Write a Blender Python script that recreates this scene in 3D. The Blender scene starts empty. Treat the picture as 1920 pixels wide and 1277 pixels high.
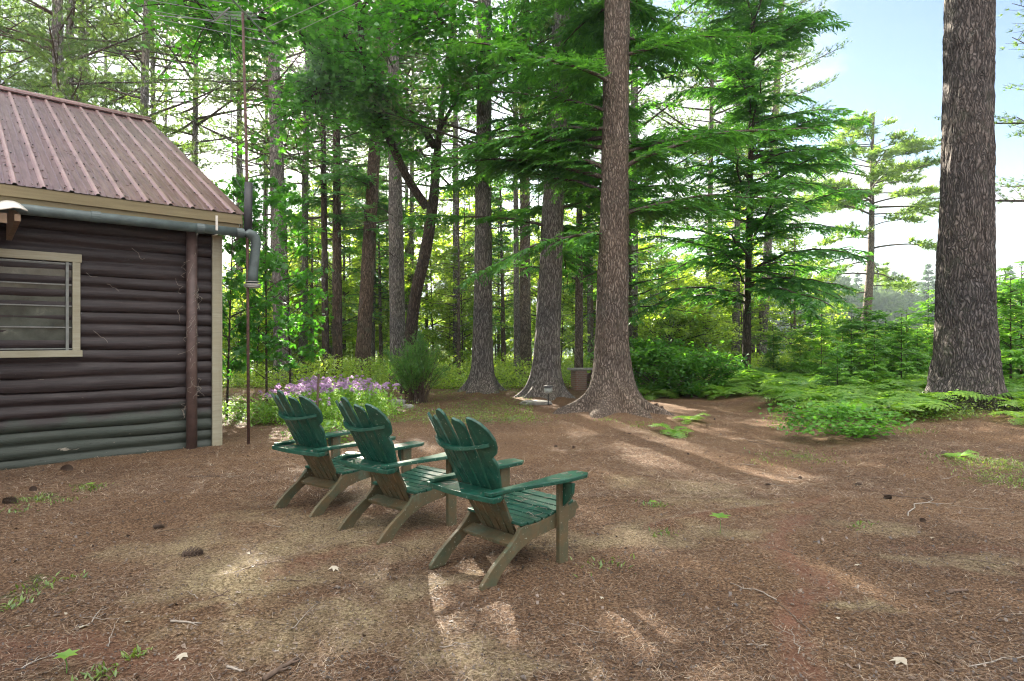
import bpy, math, random
import numpy as np
from mathutils import Vector, Matrix
R = math.radians
F = 1170.0            # focal length of the photograph in pixels (1920 wide)
CAMH = 1.5
SUN_AZ, SUN_EL = -18.9, 23.0     # degrees, azimuth from +Y towards +X

sc = bpy.context.scene
col = sc.collection
# ------------------------------------------------------------------ camera, world, sun, exposure
cd = bpy.data.cameras.new('camera'); cam = bpy.data.objects.new('camera', cd); col.objects.link(cam)
cd.sensor_width = 36; cd.lens = 36 * F / 1920; cd.clip_end = 3000; cd.clip_start = 0.05
cam.location = (0, 0, CAMH); cam.rotation_euler = (R(90), 0, 0)
sc.camera = cam
w = bpy.data.worlds.new("World"); sc.world = w; w.use_nodes = True
wn = w.node_tree.nodes; wl = w.node_tree.links
bg = wn['Background']; bg.inputs['Strength'].default_value = 0.05
sky = wn.new('ShaderNodeTexSky'); sky.sky_type = 'NISHITA'; sky.sun_disc = False
sky.sun_elevation = R(SUN_EL); sky.sun_rotation = R(SUN_AZ); sky.air_density = 1.1; sky.dust_density = 0.7; sky.ozone_density = 1.6
tc = wn.new('ShaderNodeTexCoord'); sep = wn.new('ShaderNodeSeparateXYZ'); wl.new(tc.outputs['Generated'], sep.inputs[0])
mz = wn.new('ShaderNodeMath'); mz.operation = 'ADD'; mz.inputs[1].default_value = 0.22; wl.new(sep.outputs['Z'], mz.inputs[0])
dx = wn.new('ShaderNodeMath'); dx.operation = 'DIVIDE'; wl.new(sep.outputs['X'], dx.inputs[0]); wl.new(mz.outputs[0], dx.inputs[1])
dy = wn.new('ShaderNodeMath'); dy.operation = 'DIVIDE'; wl.new(sep.outputs['Y'], dy.inputs[0]); wl.new(mz.outputs[0], dy.inputs[1])
cb = wn.new('ShaderNodeCombineXYZ'); wl.new(dx.outputs[0], cb.inputs[0]); wl.new(dy.outputs[0], cb.inputs[1]); cb.inputs[2].default_value = 8.2
cn = wn.new('ShaderNodeTexNoise'); cn.inputs['Scale'].default_value = 1.1; cn.inputs['Detail'].default_value = 7; cn.inputs['Roughness'].default_value = 0.55
wl.new(cb.outputs[0], cn.inputs['Vector'])
cr = wn.new('ShaderNodeMapRange'); cr.inputs['From Min'].default_value = 0.5; cr.inputs['From Max'].default_value = 0.6
wl.new(cn.outputs['Fac'], cr.inputs['Value'])
cm = wn.new('ShaderNodeMix'); cm.data_type = 'RGBA'; 
# added as fill light: unseen bright cloud bank behind and overhead, broken towards lake
cov = wn.new('ShaderNodeMapRange'); cov.inputs['From Min'].default_value = 0.45; cov.inputs['From Max'].default_value = -0.15; cov.inputs['To Min'].default_value = 0; cov.inputs['To Max'].default_value = 1; wl.new(sep.outputs['Y'], cov.inputs['Value'])
cad = wn.new('ShaderNodeMath'); cad.operation = 'ADD'; cad.use_clamp = True; wl.new(cr.outputs[0], cad.inputs[0]); hzn = wn.new('ShaderNodeMapRange'); hzn.inputs['From Min'].default_value = 0.26; hzn.inputs['From Max'].default_value = 0.02; wl.new(sep.outputs['Z'], hzn.inputs['Value']); mxm = wn.new('ShaderNodeMath'); mxm.operation = 'MAXIMUM'; wl.new(hzn.outputs[0], mxm.inputs[0]); wl.new(cov.outputs[0], mxm.inputs[1]); wl.new(mxm.outputs[0], cad.inputs[1])
ccol = wn.new('ShaderNodeMix'); ccol.data_type = 'RGBA'; ccol.inputs[6].default_value = (3.0, 3.0, 3.0, 1); ccol.inputs[7].default_value = (10, 9.9, 9.8, 1); zen = wn.new('ShaderNodeMapRange'); zen.inputs['From Min'].default_value = 0.55; zen.inputs['From Max'].default_value = 0.95; wl.new(sep.outputs['Z'], zen.inputs['Value']); zc = wn.new('ShaderNodeMix'); zc.data_type = 'RGBA'; zc.inputs[6].default_value = (4.1, 4.05, 4.0, 1); zc.inputs[7].default_value = (14, 13.6, 13, 1); wl.new(zen.outputs[0], zc.inputs[0]); wl.new(zc.outputs[2], ccol.inputs[7]); wl.new(cov.outputs[0], ccol.inputs[0]); wl.new(ccol.outputs[2], cm.inputs[7])
wl.new(cad.outputs[0], cm.inputs[0]); sk2 = wn.new('ShaderNodeMix'); sk2.data_type = 'RGBA'; sk2.blend_type = 'MULTIPLY'; sk2.inputs[0].default_value = 1; sk2.inputs[7].default_value = (.57, .575, .6, 1); wl.new(sky.outputs[0], sk2.inputs[6]); wl.new(sk2.outputs[2], cm.inputs[6])
wl.new(cm.outputs[2], bg.inputs['Color'])
sd = bpy.data.lights.new('sun', 'SUN'); sun = bpy.data.objects.new('sun', sd); col.objects.link(sun)
sd.energy = 5.0; sd.angle = R(0.53); sd.color = (1.0, 0.9, 0.74)
_d = Vector((math.sin(R(SUN_AZ)) * math.cos(R(SUN_EL)), math.cos(R(SUN_AZ)) * math.cos(R(SUN_EL)), math.sin(R(SUN_EL))))
sun.rotation_euler = _d.to_track_quat('Z', 'Y').to_euler()
sc.view_settings.view_transform = 'Standard'; sc.view_settings.look = 'None'
sc.view_settings.exposure = 2.95; sc.view_settings.gamma = 1
sc.render.engine = 'CYCLES'
sc.cycles.max_bounces = 7; sc.cycles.diffuse_bounces = 4; sc.cycles.transmission_bounces = 5; sc.cycles.glossy_bounces = 2
sc.cycles.transparent_max_bounces = 6; sc.cycles.caustics_reflective = False; sc.cycles.caustics_refractive = False
sc.cycles.use_denoising = True; sc.cycles.sample_clamp_indirect = 4.0; sc.cycles.filter_width = 1.1; w.cycles.sampling_method = 'MANUAL'; w.cycles.sample_map_resolution = 1024
try: sc.cycles.denoiser = 'OPENIMAGEDENOISE'
except Exception: pass
sc.cycles.use_adaptive_sampling = True; sc.cycles.adaptive_threshold = 0.01

# ------------------------------------------------------------------ helpers
def rng(s): return np.random.default_rng(s)
def px(x, Y): return (x - 960) / F * Y            # X of a photo column at distance Y
def pz(y, Y): return CAMH + (638 - y) / F * Y      # height of a photo row at distance Y

def _hash(ix, iy, iz, seed):
    n = (ix * 374761393 + iy * 668265263 + iz * 2147483647 + seed * 1274126177) & 0xffffffff
    n = ((n ^ (n >> 13)) * 1274126177) & 0xffffffff
    return ((n ^ (n >> 16)) & 0xffff) / 65535.0
def vnoise(x, y, z=0.0, seed=0):
    x = np.asarray(x, float); y = np.asarray(y, float); z = np.zeros_like(x) + z
    ix, iy, iz = (np.floor(a).astype(np.int64) for a in (x, y, z))
    fx, fy, fz = x - ix, y - iy, z - iz
    fx, fy, fz = (t * t * (3 - 2 * t) for t in (fx, fy, fz))
    r = 0
    for a in (0, 1):
        for b in (0, 1):
            for c in (0, 1):
                wgt = (fx if a else 1 - fx) * (fy if b else 1 - fy) * (fz if c else 1 - fz)
                r = r + wgt * _hash(ix + a, iy + b, iz + c, seed)
    return r
def fbm(x, y, z=0.0, seed=0, o=4, g=0.5):
    r = 0; amp = 1; t = 0
    for i in range(o):
        r = r + amp * vnoise(np.asarray(x) * 2 ** i, np.asarray(y) * 2 ** i, np.asarray(z) * 2 ** i, seed + i * 7)
        t += amp; amp *= g
    return r / t

def np_mesh(name, V, Fc, mat=None, smooth=False):
    """V (N,3), Fc (M,k) -> mesh"""
    me = bpy.data.meshes.new(name)
    V = np.ascontiguousarray(V, dtype=np.float32); Fc = np.ascontiguousarray(Fc, dtype=np.int32)
    k = Fc.shape[1]; M = Fc.shape[0]
    me.vertices.add(len(V)); me.vertices.foreach_set('co', V.ravel())
    me.loops.add(M * k); me.loops.foreach_set('vertex_index', Fc.ravel())
    me.polygons.add(M); me.polygons.foreach_set('loop_start', np.arange(0, M * k, k, dtype=np.int32))
    try: me.polygons.foreach_set('loop_total', np.full(M, k, dtype=np.int32))
    except Exception: pass
    if smooth: me.polygons.foreach_set('use_smooth', np.ones(M, dtype=bool))
    me.update(calc_edges=True); 
    if mat: me.materials.append(mat)
    return me
def new_obj(name, me, parent=None, loc=None):
    o = bpy.data.objects.new(name, me); col.objects.link(o)
    if parent is not None: o.parent = parent
    if loc is not None: o.location = loc
    return o
def tag(o, label=None, cat=None, group=None, kind=None):
    if label: o['label'] = label
    if cat: o['category'] = cat
    if group: o['group'] = group
    if kind: o['kind'] = kind
    return o
def empty(name, loc=(0, 0, 0), rz=0, label=None, cat=None, group=None):
    o = bpy.data.objects.new(name, None); col.objects.link(o); o.empty_display_size = 0.2
    o.location = loc; o.rotation_euler = (0, 0, rz)
    return tag(o, label, cat, group)
def copy_tree(o, parent=None):
    c = o.copy(); col.objects.link(c)
    if parent is not None: c.parent = parent
    for ch in list(o.children): copy_tree(ch, c)
    return c

class MB:
    def __init__(s): s.v = []; s.f = []; s.mi = []
    def add(s, vs, fs, m=0):
        b = len(s.v); s.v.extend([tuple(p) for p in vs]); s.f.extend([tuple(b + i for i in f) for f in fs]); s.mi.extend([m] * len(fs)); return s
    def box(s, c, size, M=None, m=0):
        hx, hy, hz = [a / 2 for a in size]
        vs = [Vector((x, y, z)) for x in (-hx, hx) for y in (-hy, hy) for z in (-hz, hz)]
        if M is not None: vs = [M @ p for p in vs]
        c = Vector(c); vs = [p + c for p in vs]
        return s.add(vs, [(0, 1, 3, 2), (4, 6, 7, 5), (0, 4, 5, 1), (2, 3, 7, 6), (0, 2, 6, 4), (1, 5, 7, 3)], m)
    def prism(s, poly, fn, t0, t1, m=0):
        """poly: 2D outline; fn(a,b,t)->3D"""
        n = len(poly)
        vs = [fn(a, b, t0) for a, b in poly] + [fn(a, b, t1) for a, b in poly]
        fs = [tuple(range(n))[::-1], tuple(range(n, 2 * n))] + [(i, (i + 1) % n, n + (i + 1) % n, n + i) for i in range(n)]
        return s.add(vs, fs, m)
    def tube(s, pts, rad, n=10, m=0, cap=True):
        pts = [Vector(p) for p in pts]; k = len(pts)
        if not hasattr(rad, '__len__'): rad = [rad] * k
        ref = Vector((0, 0, 1)) if abs((pts[-1] - pts[0]).normalized().z) < 0.9 else Vector((1, 0, 0))
        vs = []
        for i, p in enumerate(pts):
            t = (pts[min(i + 1, k - 1)] - pts[max(i - 1, 0)]).normalized()
            a = t.cross(ref).normalized(); b = t.cross(a)
            for j in range(n):
                q = 2 * math.pi * j / n
                vs.append(p + (a * math.cos(q) + b * math.sin(q)) * rad[i])
        fs = [(i * n + j, i * n + (j + 1) % n, (i + 1) * n + (j + 1) % n, (i + 1) * n + j) for i in range(k - 1) for j in range(n)]
        if cap: fs += [tuple(range(n))[::-1], tuple(range((k - 1) * n, k * n))]
        return s.add(vs, fs, m)
    def build(s, name, mats, parent=None, smooth=False, bevel=0, loc=None):
        me = bpy.data.meshes.new(name); me.from_pydata(s.v, [], s.f)
        mats = mats if isinstance(mats, (list, tuple)) else [mats]
        for q in mats: me.materials.append(q)
        me.polygons.foreach_set('material_index', s.mi)
        if smooth: me.polygons.foreach_set('use_smooth', [True] * len(me.polygons))
        me.update()
        o = new_obj(name, me, parent, loc)
        if bevel:
            b = o.modifiers.new('bevel', 'BEVEL'); b.width = bevel; b.segments = 2; b.limit_method = 'ANGLE'; b.angle_limit = R(40)
        return o

def tubes_np(paths, rads, n=5):
    """many tubes with equal number of points. paths (B,K,3), rads (B,K)"""
    P = np.asarray(paths, float); B, K, _ = P.shape; rads = np.asarray(rads, float)
    T = np.gradient(P, axis=1); T /= (np.linalg.norm(T, axis=2, keepdims=True) + 1e-9)
    ref = np.zeros_like(T); ref[..., 2] = 1
    vert = np.abs(T[..., 2]) > 0.93; ref[vert] = (1, 0, 0)
    A = np.cross(T, ref); A /= (np.linalg.norm(A, axis=2, keepdims=True) + 1e-9); Bn = np.cross(T, A)
    q = np.linspace(0, 2 * np.pi, n, endpoint=False)
    V = P[:, :, None] + (A[:, :, None] * np.cos(q)[None, None, :, None] + Bn[:, :, None] * np.sin(q)[None, None, :, None]) * rads[:, :, None, None]
    V = V.reshape(-1, 3)
    b, k, j = np.meshgrid(np.arange(B), np.arange(K - 1), np.arange(n), indexing='ij')
    idx = lambda b, k, j: (b * K + k) * n + j % n
    Fc = np.stack([idx(b, k, j), idx(b, k, j + 1), idx(b, k + 1, j + 1), idx(b, k + 1, j)], -1).reshape(-1, 4)
    return V, Fc
def join(parts):
    Vs, Fs, b = [], [], 0
    for V, Fc in parts:
        Vs.append(V); Fs.append(Fc + b); b += len(V)
    return np.concatenate(Vs), np.concatenate(Fs)
def frames(D, up=None, roll=None):
    """rotation matrices whose x axis is D and z axis is near up. (N,3)->(N,3,3) columns x,y,z"""
    D = D / (np.linalg.norm(D, axis=1, keepdims=True) + 1e-9)
    if up is None: up = np.tile(np.array([0, 0, 1.0]), (len(D), 1))
    Y = np.cross(up, D); Y /= (np.linalg.norm(Y, axis=1, keepdims=True) + 1e-6)
    Z = np.cross(D, Y)
    if roll is not None:
        c, s = np.cos(roll)[:, None], np.sin(roll)[:, None]
        Y, Z = Y * c + Z * s, -Y * s + Z * c
    return np.stack([D, Y, Z], axis=2)
def stamp(tV, tF, pos, M, scale):
    """copies of a template"""
    V = np.einsum('nij,kj->nki', M, tV) * np.asarray(scale).reshape(-1, 1, 1) + pos[:, None, :]
    n, k = len(pos), len(tV)
    Fc = (tF[None] + (np.arange(n) * k)[:, None, None]).reshape(-1, tF.shape[1])
    return V.reshape(-1, 3), Fc

# ------------------------------------------------------------------ materials
def mat(name):
    m = bpy.data.materials.new(name); m.use_nodes = True
    return m, m.node_tree.nodes, m.node_tree.links, m.node_tree.nodes['Principled BSDF']
def nd(N, t, **kw):
    n = N.new(t)
    for k, v in kw.items():
        if k.startswith('i_'):
            n.inputs[k[2:].replace('_', ' ')].default_value = v
        else: setattr(n, k, v)
    return n
def ramp(N, L, src, stops):
    r = N.new('ShaderNodeValToRGB'); L.new(src, r.inputs[0]); e = r.color_ramp.elements
    while len(e) < len(stops): e.new(0.5)
    for el, (p, c) in zip(e, stops):
        el.position = p; el.color = (*c, 1) if len(c) == 3 else c
    return r
def noise(N, L, vec, scale, detail=4, rough=0.55, dist=0):
    n = nd(N, 'ShaderNodeTexNoise', i_Scale=scale, i_Detail=detail, i_Roughness=rough, i_Distortion=dist)
    if vec is not None: L.new(vec, n.inputs['Vector'])
    return n
def mixc(N, L, fac, a, b, mode='MIX'):
    m = N.new('ShaderNodeMix'); m.data_type = 'RGBA'; m.blend_type = mode
    for s, v in ((0, fac), (6, a), (7, b)):
        if hasattr(v, 'is_linked') or hasattr(v, 'links'): L.new(v, m.inputs[s])
        elif s == 0: m.inputs[0].default_value = v
        else: m.inputs[s].default_value = (*v, 1)
    return m.outputs[2]
def bump(N, L, h, bs, strength=0.5, dist=0.01, chain=None):
    b = nd(N, 'ShaderNodeBump', i_Strength=strength, i_Distance=dist); L.new(h, b.inputs['Height'])
    if chain is not None: L.new(chain.outputs[0], b.inputs['Normal'])
    L.new(b.outputs[0], bs.inputs['Normal']); return b
def objcoord(N): return nd(N, 'ShaderNodeTexCoord').outputs['Object']
def mapping(N, L, vec, scale):
    m = nd(N, 'ShaderNodeMapping'); m.inputs['Scale'].default_value = scale; L.new(vec, m.inputs['Vector']); return m.outputs[0]

def leaf_mat(name, dark, light, trans=0.5, tcol=None, rough=0.5, gloss=0.06, clump=0.8, lit=0):
    m, N, L, bs = mat(name)
    N.remove(bs); out = N['Material Output']
    g = nd(N, 'ShaderNodeNewGeometry'); oi = nd(N, 'ShaderNodeObjectInfo')
    ns = noise(N, L, objcoord(N), clump, 2)
    a = nd(N, 'ShaderNodeMath', operation='MULTIPLY_ADD'); L.new(g.outputs['Random Per Island'], a.inputs[0]); a.inputs[1].default_value = 0.55
    sub = nd(N, 'ShaderNodeMath', operation='MULTIPLY_ADD'); L.new(ns.outputs['Fac'], sub.inputs[0]); sub.inputs[1].default_value = 1.1; sub.inputs[2].default_value = -0.4
    L.new(sub.outputs[0], a.inputs[2])
    b = nd(N, 'ShaderNodeMath', operation='MULTIPLY_ADD'); L.new(oi.outputs['Random'], b.inputs[0]); b.inputs[1].default_value = 0.25; L.new(a.outputs[0], b.inputs[2])
    c = ramp(N, L, b.outputs[0], [(0.1, dark), (0.9, light)])
    df = nd(N, 'ShaderNodeBsdfDiffuse'); L.new(c.outputs[0], df.inputs[0])
    tr = nd(N, 'ShaderNodeBsdfTranslucent')
    tint = mixc(N, L, 1.0, c.outputs[0], tcol or (1.35, 1.3, 0.6), 'MULTIPLY'); L.new(tint, tr.inputs[0])
    mx = nd(N, 'ShaderNodeMixShader'); mx.inputs[0].default_value = trans
    L.new(df.outputs[0], mx.inputs[1]); L.new(tr.outputs[0], mx.inputs[2])
    gl = nd(N, 'ShaderNodeBsdfGlossy'); gl.inputs['Roughness'].default_value = rough; gl.inputs[0].default_value = (0.9, 0.95, 1, 1)
    m2 = nd(N, 'ShaderNodeMixShader'); m2.inputs[0].default_value = gloss
    L.new(mx.outputs[0], m2.inputs[1]); L.new(gl.outputs[0], m2.inputs[2]); L.new(m2.outputs[0], out.inputs[0])
    return m

def bark_mat(name, ridge, furrow, sc_=9.0, moss=0.0, bs_=0.9, tint=None):
    m, N, L, bs = mat(name); oc = objcoord(N)
    warp = noise(N, L, oc, 2.5, 3); 
    wv = nd(N, 'ShaderNodeVectorMath', operation='MULTIPLY_ADD'); L.new(warp.outputs['Color'], wv.inputs[0]); wv.inputs[1].default_value = (0.22, 0.22, 0.5); L.new(oc, wv.inputs[2])
    mp = mapping(N, L, wv.outputs[0], (sc_ * 1.5, sc_ * 1.5, sc_ * 0.17))
    vo = nd(N, 'ShaderNodeTexVoronoi', feature='DISTANCE_TO_EDGE', i_Scale=1.6); L.new(mp, vo.inputs['Vector'])
    n1 = noise(N, L, mapping(N, L, oc, (1, 1, 0.35)), sc_ * 3.5, 6, 0.65)
    n2 = noise(N, L, oc, 0.7, 3)
    h = nd(N, 'ShaderNodeMath', operation='MULTIPLY_ADD'); L.new(n1.outputs['Fac'], h.inputs[0]); h.inputs[1].default_value = 0.75
    sm = nd(N, 'ShaderNodeMapRange'); sm.inputs['From Max'].default_value = 0.42; L.new(vo.outputs['Distance'], sm.inputs['Value'])
    L.new(sm.outputs[0], h.inputs[2])
    c = ramp(N, L, h.outputs[0], [(0.3, furrow), (0.8, tuple(0.55 * a + 0.45 * b for a, b in zip(ridge, furrow))), (1.0, ridge)])
    big = ramp(N, L, n2.outputs['Fac'], [(0.35, (0.75, 0.75, 0.78)), (0.7, tint or (1.2, 1.12, 1.05))])
    cc = mixc(N, L, 1.0, c.outputs[0], big.outputs[0], 'MULTIPLY')
    if moss:
        n3 = noise(N, L, oc, 3.0, 5)
        mr = ramp(N, L, n3.outputs['Fac'], [(0.55, (0, 0, 0)), (0.7, (moss, moss, moss))])
        cc = mixc(N, L, mr.outputs[0], cc, (0.09, 0.11, 0.07))
    L.new(cc, bs.inputs['Base Color']); bs.inputs['Roughness'].default_value = 0.88; bs.inputs['Specular IOR Level'].default_value = 0.25
    bump(N, L, h.outputs[0], bs, bs_, 0.03)
    return m

M = {}
M['pine_needles'] = leaf_mat('pine_needles', (0.05, 0.13, 0.04), (0.17, 0.28, 0.06), 0.5)
M['hemlock'] = leaf_mat('hemlock_needles', (0.028, 0.13, 0.04), (0.12, 0.34, 0.05), 0.5)
M['hemlock_young'] = leaf_mat('young_hemlock_needles', (0.055, 0.19, 0.03), (0.2, 0.43, 0.05), 0.57)
M['maple'] = leaf_mat('maple_leaves', (0.035, 0.17, 0.02), (0.12, 0.4, 0.035), 0.6)
M['sapling'] = leaf_mat('sapling_leaves', (0.1, 0.24, 0.03), (0.4, 0.55, 0.08), 0.62)
M['fern'] = leaf_mat('fern_fronds', (0.1, 0.28, 0.03), (0.3, 0.5, 0.06), 0.55)
M['shrub'] = leaf_mat('dark_shrub_leaves', (0.045, 0.17, 0.03), (0.15, 0.38, 0.045), 0.5, gloss=.03)
M['grass'] = leaf_mat('ground_plants', (0.07, 0.16, 0.03), (0.24, 0.34, 0.05), 0.5)
M['lakepine'] = leaf_mat('lake_pine_needles', (0.07, 0.18, 0.03), (0.22, 0.34, 0.055), 0.5)
M['far'] = leaf_mat('far_trees', (0.03, 0.075, 0.045), (0.09, 0.17, 0.07), 0.3)
M['petal'] = leaf_mat('lilac_petals', (0.42, 0.24, 0.5), (0.8, 0.6, 0.82), 0.4, tcol=(1, 0.9, 1))
M['bark_pine'] = bark_mat('pine_bark', (0.3, 0.28, 0.26), (0.055, 0.05, 0.046), 11)
M['bark_big'] = bark_mat('old_pine_bark', (0.18, 0.16, 0.152), (0.022, 0.02, 0.02), 10, moss=0.25, bs_=1.0)
M['bark_hem'] = bark_mat('hemlock_bark', (0.25, 0.205, 0.17), (0.045, 0.033, 0.026), 12, moss=0.15)
M['bark_red'] = bark_mat('red_bark', (0.2, 0.145, 0.11), (0.04, 0.027, 0.02), 9, moss=0.4)
M['bark_dark'] = bark_mat('dark_bark', (0.13, 0.1, 0.08), (0.03, 0.023, 0.02), 10, moss=0.3)
M['limb'] = bark_mat('limb_bark', (0.16, 0.13, 0.11), (0.04, 0.032, 0.028), 20, bs_=0.4)

# ------------------------------------------------------------------ ground
def seg_dist(x, y, pts):
    d = np.full(np.shape(x), 1e9)
    for (ax, ay), (bx, by) in zip(pts[:-1], pts[1:]):
        vx, vy = bx - ax, by - ay; t = np.clip(((x - ax) * vx + (y - ay) * vy) / (vx * vx + vy * vy), 0, 1)
        d = np.minimum(d, np.hypot(x - ax - t * vx, y - ay - t * vy))
    return d
def gp(x, y): Y = CAMH * F / (y - 638); return (px(x, Y), Y)      # ground point under a photo pixel
TREES_MOUND = [(px(1147, 12.4), 12.4, .16, .9), (px(1808, 11.7), 11.7, .16, 1.3), (px(905, 17), 17, .15, .9), (px(1022, 15.6), 15.6, .14, .9)]
def sstep(a, b, v): t = np.clip((v - a) / (b - a), 0, 1); return t * t * (3 - 2 * t)
def ground_h(x, y, fine=True):
    x = np.asarray(x, float); y = np.asarray(y, float)
    h = (fbm(x * 0.35, y * 0.35, 0, 3, 3) - 0.5) * 0.16 * sstep(3, 9, np.hypot(x, y))
    if fine:
        near = 1 - sstep(12, 30, y)
        h = h + (fbm(x * 1.7, y * 1.7, 0, 9, 3) - 0.5) * 0.05 * near + (fbm(x * 12, y * 12, 0, 5, 3) - 0.5) * 0.018 * near
    for mx_, my_, mh, mr in TREES_MOUND:
        h = h + mh * np.exp(-((x - mx_) ** 2 + (y - my_) ** 2) / (mr * mr))
    # low bank on the right
    h = h + 0.14 * sstep(3.9, 5.2, x - 0.12 * (y - 8)) * sstep(5.5, 8.6, y) * (1 - sstep(14, 30, y))
    # shallow root lines
    for pts, amp, wd in ROOTS: h = h + amp * np.exp(-(seg_dist(x, y, pts) / wd) ** 2)
    # fall to the lake
    e = 38 + 6 * vnoise(x * 0.03, x * 0 + 1.0, 0, 2)
    edge = np.where(x > 0, e, e + 26 * sstep(0, -20, x))
    h = h - 3.2 * sstep(edge, edge + 16, y)
    # far shore
    h = h + 10.0 * sstep(125, 420, y) + (fbm(x * 0.01, y * 0.01, 0, 31, 3) - 0.5) * 10 * sstep(140, 300, y)
    return h
ROOTS = [([gp(1240, 985), gp(1330, 962), gp(1470, 945)], .035, .07), ([gp(420, 1095), gp(560, 1050), gp(700, 1010)], .03, .09),
         ([gp(1430, 1250), gp(1440, 1110), gp(1400, 1010)], .02, .2), ([gp(900, 870), gp(1100, 850), gp(1250, 845)], .02, .2)]
def build_ground():
    u = np.linspace(-1, 1, 520); xs = np.sinh(u * 6.3) / np.sinh(6.3) * 900 
    v = np.linspace(0, 1, 560); ys = -1.5 + np.sinh(v * 6.6) / np.sinh(6.6) * 1100
    xs = np.sort(np.concatenate([xs, np.linspace(-6.5, 7.5, 240)])); 
    ys = np.sort(np.concatenate([ys, np.linspace(-30, -2, 8)]))
    X, Y = np.meshgrid(xs, ys); Z = ground_h(X, Y)
    V = np.stack([X, Y, Z], -1).reshape(-1, 3)
    nx, ny = len(xs), len(ys)
    i, j = np.meshgrid(np.arange(ny - 1), np.arange(nx - 1), indexing='ij')
    Fc = np.stack([i * nx + j, i * nx + j + 1, (i + 1) * nx + j + 1, (i + 1) * nx + j], -1).reshape(-1, 4)
    m, N, L, bs = mat('forest_floor'); oc = objcoord(N)
    at = nd(N, 'ShaderNodeAttribute', attribute_name='cover'); sp = nd(N, 'ShaderNodeSeparateColor'); L.new(at.outputs['Color'], sp.inputs[0])
    nA = noise(N, L, oc, 2.2, 8, 0.7); nB = noise(N, L, oc, 55, 7, 0.8); nC = noise(N, L, oc, 0.8, 4); nD = noise(N, L, oc, 9, 6, 0.7)
    duff = ramp(N, L, nB.outputs['Fac'], [(0.37, (0.03, 0.021, 0.015)), (0.47, (0.13, 0.076, 0.045)), (0.56, (0.255, 0.16, 0.098)), (0.66, (0.5, 0.365, 0.24))])
    sand = ramp(N, L, nB.outputs['Fac'], [(0.38, (0.07, 0.055, 0.03)), (0.48, (0.29, 0.225, 0.13)), (0.62, (0.56, 0.47, 0.31))])
    red = ramp(N, L, nB.outputs['Fac'], [(0.3, (0.08, 0.036, 0.025)), (0.5, (0.21, 0.105, 0.07)), (0.72, (0.38, 0.23, 0.16))])
    grn = ramp(N, L, nB.outputs['Fac'], [(0.3, (0.035, 0.055, 0.015)), (0.6, (0.11, 0.16, 0.045)), (0.75, (0.2, 0.22, 0.08))])
    def fac(ch, nz, lo, hi):
        a = nd(N, 'ShaderNodeMath', operation='ADD'); L.new(sp.outputs[ch], a.inputs[0]); L.new(nz.outputs['Fac'], a.inputs[1])
        r = nd(N, 'ShaderNodeMapRange'); r.inputs['From Min'].default_value = lo; r.inputs['From Max'].default_value = hi; L.new(a.outputs[0], r.inputs['Value']); return r.outputs[0]
    c = mixc(N, L, fac('Green', nA, 0.76, 1.12), duff.outputs[0], sand.outputs[0])
    c = mixc(N, L, fac('Red', nD, 0.82, 1.3), c, red.outputs[0])
    c = mixc(N, L, fac('Blue', nD, 0.9, 1.15), c, grn.outputs[0])
    big = ramp(N, L, nC.outputs['Fac'], [(0.35, (0.8, 0.78, 0.78)), (0.65, (1.12, 1.1, 1.05))])
    c = mixc(N, L, 1.0, c, big.outputs[0], 'MULTIPLY')
    L.new(c, bs.inputs['Base Color']); bs.inputs['Roughness'].default_value = 0.95; bs.inputs['Specular IOR Level'].default_value = 0.15
    b1 = bump(N, L, nD.outputs['Fac'], bs, 0.5, 0.03); bump(N, L, nB.outputs['Fac'], bs, 1.0, 0.03, b1)
    me = np_mesh('ground', V, Fc, m, True)
    x, y = V[:, 0], V[:, 1]
    wx_ = (fbm(x * 1.6, y * 1.6, 0, 41, 4, .6) - .5) * 1.5; wy_ = (fbm(x * 1.6 + 9, y * 1.6, 0, 43, 4, .6) - .5) * 1.2; x0_, y0_ = x, y; x, y = x + wx_ * .35, y + wy_ * .35
    red_ = 0.75 * np.exp(-(seg_dist(x, y, [gp(1480, 1277), gp(1470, 1150), gp(1500, 1080), gp(1440, 1000), gp(1490, 965)]) / .16) ** 2)
    red_ = np.maximum(red_, 0.6 * np.exp(-(seg_dist(x, y, [gp(1240, 985), gp(1330, 962), gp(1470, 945), gp(1560, 930)]) / .12) ** 2))
    red_ = np.maximum(red_, 0.6 * np.exp(-(seg_dist(x, y, [gp(480, 1080), gp(640, 1040), gp(740, 1010), gp(800, 990)]) / .09) ** 2))
    red_ = np.maximum(red_, 0.6 * np.exp(-(seg_dist(x, y, [gp(1700, 1025), gp(1920, 1035)]) / .1) ** 2))
    red_ = np.maximum(red_, 0.65 * np.exp(-(seg_dist(x, y, [gp(0, 1230), gp(150, 1210), gp(330, 1240)]) / .22) ** 2))
    red_ = np.maximum(red_, 0.42 * np.exp(-(seg_dist(x, y, [gp(900, 775), gp(1250, 745), gp(1480, 760)]) / 2.2) ** 2))
    red_ = np.maximum(red_, 0.3 * sstep(-2.6, -5, x + (y - 6) * .3) * (y < 9))
    snd = 0.0; x, y = x0_ + wx_, y0_ + wy_
    for (a, b, rx, ry) in [(600, 1000, 1.1, .9), (430, 1050, .8, .7), (600, 1150, .9, .5), (1300, 920, 1.0, .9), (1200, 1000, 1.0, .6), (1560, 1130, .35, .2), (880, 1230, .9, .3), (300, 1120, .12, .35), (820, 1080, .8, .3), (1600, 990, .5, .3), (1840, 1060, .4, .2), (750, 900, .8, .8)]:
        cx, cy = gp(a, b); snd = np.maximum(snd, 0.62 * np.exp(-((x - cx) / rx) ** 2 - ((y - cy) / ry) ** 2))
    x, y = x0_ + wx_ * .5, y0_ + wy_ * .5
    grn_ = 0.75 * sstep(17, 24, y + 1.2 * np.abs(x) * 0 + 4 * (fbm(x * .3, y * .3, 0, 77, 2) - .5)) 
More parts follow.
